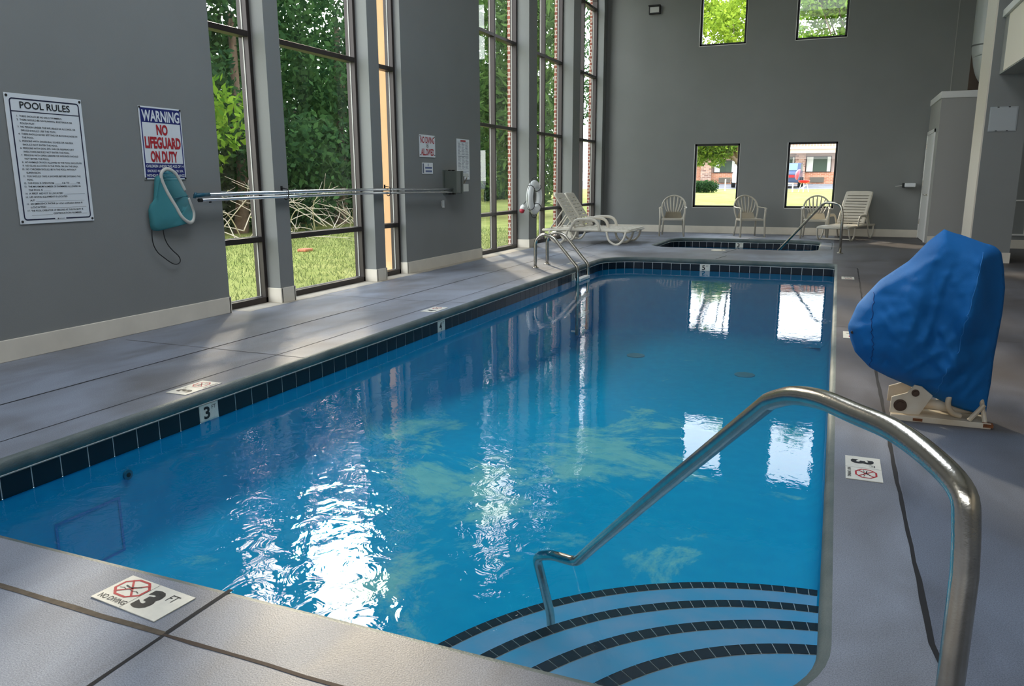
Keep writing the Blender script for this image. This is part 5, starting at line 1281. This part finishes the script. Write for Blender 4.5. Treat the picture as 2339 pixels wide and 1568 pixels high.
hedge = foliage('bush', [(-7.35 + .32*k, 44.5, gz(0, 44.5) + .33, .35, .4, .36) for k in range(4)] + [(-6.95, 44.5, gz(0, 44.5) + .28, .80, .4, .36)], 4500, .05, m_leafd, None, 5); tag(hedge, 'low dark green bush in the lower left window of the far wall', 'bush')

YM = 60.0
mot = thing('motel_building', 'brick motel building with balcony across the parking lot', 'building', (0, 0, 0))
bm = NB(); box(bm, -16, 6, YM, YM + 6, .8, 1.72); box(bm, -16, -9.5, YM, YM+6, 1.72, 3.4); obj('brick_wall', bm, m_brick2, mot)
m_pinkw = mat('pinkish_wall', srgb(190, 168, 158), .9)
bm = NB(); box(bm, -9.5, 6, YM + .05, YM + 6, 1.72, 3.4); obj('upper_wall', bm, m_pinkw, mot)
bm = NB(); box(bm, -2.95, -2.25, YM - .35, YM, .8, 3.28); box(bm, -9.5, -8.75, YM - .35, YM, .8, 3.28); obj('pillar', bm, m_stone, mot)
bm = NB(); box(bm, -16, 6, YM - 1.2, YM, 3.0, 3.28); obj('fascia', bm, mat('peach_fascia', srgb(222, 180, 150), .8), mot)
bm = NB(); box(bm, -16, 6, YM - 1.3, YM, 3.28, 3.42); obj('balcony_slab', bm, m_white, mot)
bm = NB()
for k in range(110): box(bm, -16 + k*.2, -15.96 + k*.2, YM - 1.25, YM - 1.21, 3.42, 4.35)
box(bm, -16, 6, YM - 1.27, YM - 1.2, 4.3, 4.36)
obj('balcony_rail', bm, m_white, mot); bm = NB(); box(bm, -16, 6, YM, YM+6, 3.42, 6.4); obj('second_storey', bm, m_brick2, mot)
bm = NB(); box(bm, -16.5, 6.5, YM-1.5, YM+6, 6.4, 6.7); obj('roof_edge', bm, m_white, mot)
m_curt = mat('curtain_white', srgb(214, 216, 206), .8); m_dkgl = mat('dark_window_glass', srgb(70, 84, 72), .15)
for x0, x1, z0, z1 in ((-2.18, -.60, 1.76, 2.77), (-3.9, -3.0, 2.10, 2.75), (-8.55, -7.1, 1.75, 2.55)):
    bm = NB(); box(bm, x0 - .05, x1 + .05, YM - .08, YM + .02, z0 - .05, z1 + .05); w = obj('window', bm, mat('dark_sash', srgb(60, 46, 44), .6), mot)
    bm = NB(); box(bm, x0, x1, YM - .10, YM - .08, z0, z1); obj('window_glass', bm, m_dkgl, w)
    bm = NB(); box(bm, x0, x0 + (x1-x0)*.27, YM - .115, YM - .10, z0, z1); box(bm, x1 - (x1-x0)*.14, x1, YM - .115, YM - .10, z0, z1); obj('curtain', bm, m_curt, w)
for x0, x1, z0, z1 in ((-1.89, -.96, 1.01, 1.37), (-8.2, -7.36, 1.0, 1.36)):
    bm = NB(); box(bm, x0, x1, YM - .12, YM + .02, z0, z1)
    for k in range(7): box(bm, x0 + .03, x1 - .03, YM - .135, YM - .12, z0 + .03 + k*.045, z0 + .045 + k*.045)
    obj('air_conditioner', bm, mat('ac_grey', srgb(112, 104, 92), .7), mot)

def car(label, x, y, body, L_=4.4, rz=0.0):
    t = thing('parked_car', label, 'car', (x, y, gz(x, y)), rz)
    W_ = .9
    side = [(-L_/2, .30), (-L_/2, .80), (-L_/2+.15, .92), (-L_/2+.9, 1.0), (-L_/2+1.25, 1.48), (L_/2-1.0, 1.52), (L_/2-.25, 1.02), (L_/2, .9), (L_/2, .30)]
    bm = NB(); prism(bm, side, 'y', -W_, W_); obj('body', bm, body, t, bevel=.06)
    bm = NB(); prism(bm, [(-L_/2+1.0, 1.02), (-L_/2+1.33, 1.42), (L_/2-1.1, 1.45), (L_/2-.5, 1.03)], 'y', -W_-.01, W_+.01); obj('side_windows', bm, m_dkgl, t)
    bm = NB(); box(bm, -L_/2-.02, -L_/2+.05, -.62, .62, .60, .76); obj('lamps', bm, m_redink, t)
    bm = NB(); prism(bm, [(-L_/2+.93, 1.03), (-L_/2+1.26, 1.45), (-L_/2+1.22, 1.46), (-L_/2+.88, 1.03)], 'y', -.72, .72); obj('rear_glass', bm, mat('sky_glass', srgb(110, 130, 170), .1), t)
    for sx_ in (-1, 1):
        for sy_ in (-1, 1):
            bm = NB(); cyl(bm, (sx_*L_*.31, sy_*W_ - (.1 if sy_ > 0 else .1), .32), .32, .2, 'y', 20); obj('wheel', bm, m_black, t)
    return t
car('dark blue car parked nose in, behind the red grill', -3.1, 52.9, mat('blue_car_paint', srgb(60, 74, 104), .25), rz=R(90)).location.z += 0
car('white car with dark bumper at the right edge of the lower left window', -5.2, 52.6, mat('white_car_paint', srgb(226, 228, 232), .3), rz=R(90))
for i, x in enumerate((-5.98,)):
    bm = NB(); cyl(bm, (x, 46.5, gz(x, 46.5)), .035, .68, 'z', 10); tag(obj('marker_post', bm, m_white), 'thin white post on the lawn edge right of the low bush', 'post')
g = thing('red_grill', 'red barbecue grill with its lid open in the lower right window', 'grill', (-1.72, 45.5, gz(0, 45.5)))
bm = NB(); lathe(bm, [(.12, .47), (.27, .52), (.30, .60), (.30, .63)], (0, 0, 0), 20); obj('bowl', bm, mat('grill_red', srgb(210, 30, 44), .3), g, smooth=True)
bm = NB(); lathe(bm, [(.30, 0), (.27, .10), (.15, .18), (.001, .2)], (0, 0, 0), 20); lid = obj('lid', bm, mat('grill_pink', srgb(210, 92, 110), .4), g, smooth=True); lid.location = (-.28, 0, .92); lid.rotation_euler = (0, R(-78), 0)
for a in (30, 150, 270):
    bm = NB(); tube(bm, [(.15*math.cos(R(a)), .15*math.sin(R(a)), .5), (.30*math.cos(R(a)), .30*math.sin(R(a)), 0)], .02, 6); obj('leg', bm, m_white, g)
g = thing('folding_table', 'small white folding table at the left edge of the lower right window', 'table', (-2.42, 45.3, gz(0, 45.3)))
bm = NB(); box(bm, -.35, .18, -.3, .3, .44, .50); obj('table_top', bm, m_white, g, bevel=.01)
for x in (-.33, .15):
    for y in (-.26, .26): bm = NB(); tube(bm, [(x, y, .44), (x, y, 0)], .022, 6); obj('leg', bm, m_white, g)

# ------------------------------------------------------------------ portals at the openings (they only help sample the sky)
for i, (a, b, t_) in enumerate(((5.79, 6.46, 5.6), (6.68, 8.30, 5.6), (8.53, 9.18, 5.6), (11.61, 13.58, 6.1), (13.98, 16.12, 6.1), (16.60, 18.62, 6.1))):
    portal('portal_left', (XO - 0.02, (a+b)/2, t_/2), b - a, t_, (R(90), 0, R(-90)))
for x0, x1, z0, z1 in ((-3.165, -2.145, 0.60, 2.05), (-1.10, -0.065, 0.60, 2.05), (-3.165, -2.145, 4.215, 5.62), (-1.10, -0.065, 4.215, 5.62)):
    portal('portal_far', ((x0+x1)/2, YW + .25, (z0+z1)/2), x1-x0, z1-z0, (R(-90), 0, 0))
for x0, x1, y0, y1 in ADDED_SKL: portal('portal_added_roof', ((x0+x1)/2, (y0+y1)/2, ZC + .27), x1-x0, y1-y0, (0, 0, 0))
portal('portal_added_back', (-0.9, -3.95, 2.9), 6.2, 1.4, (R(90), 0, 0))
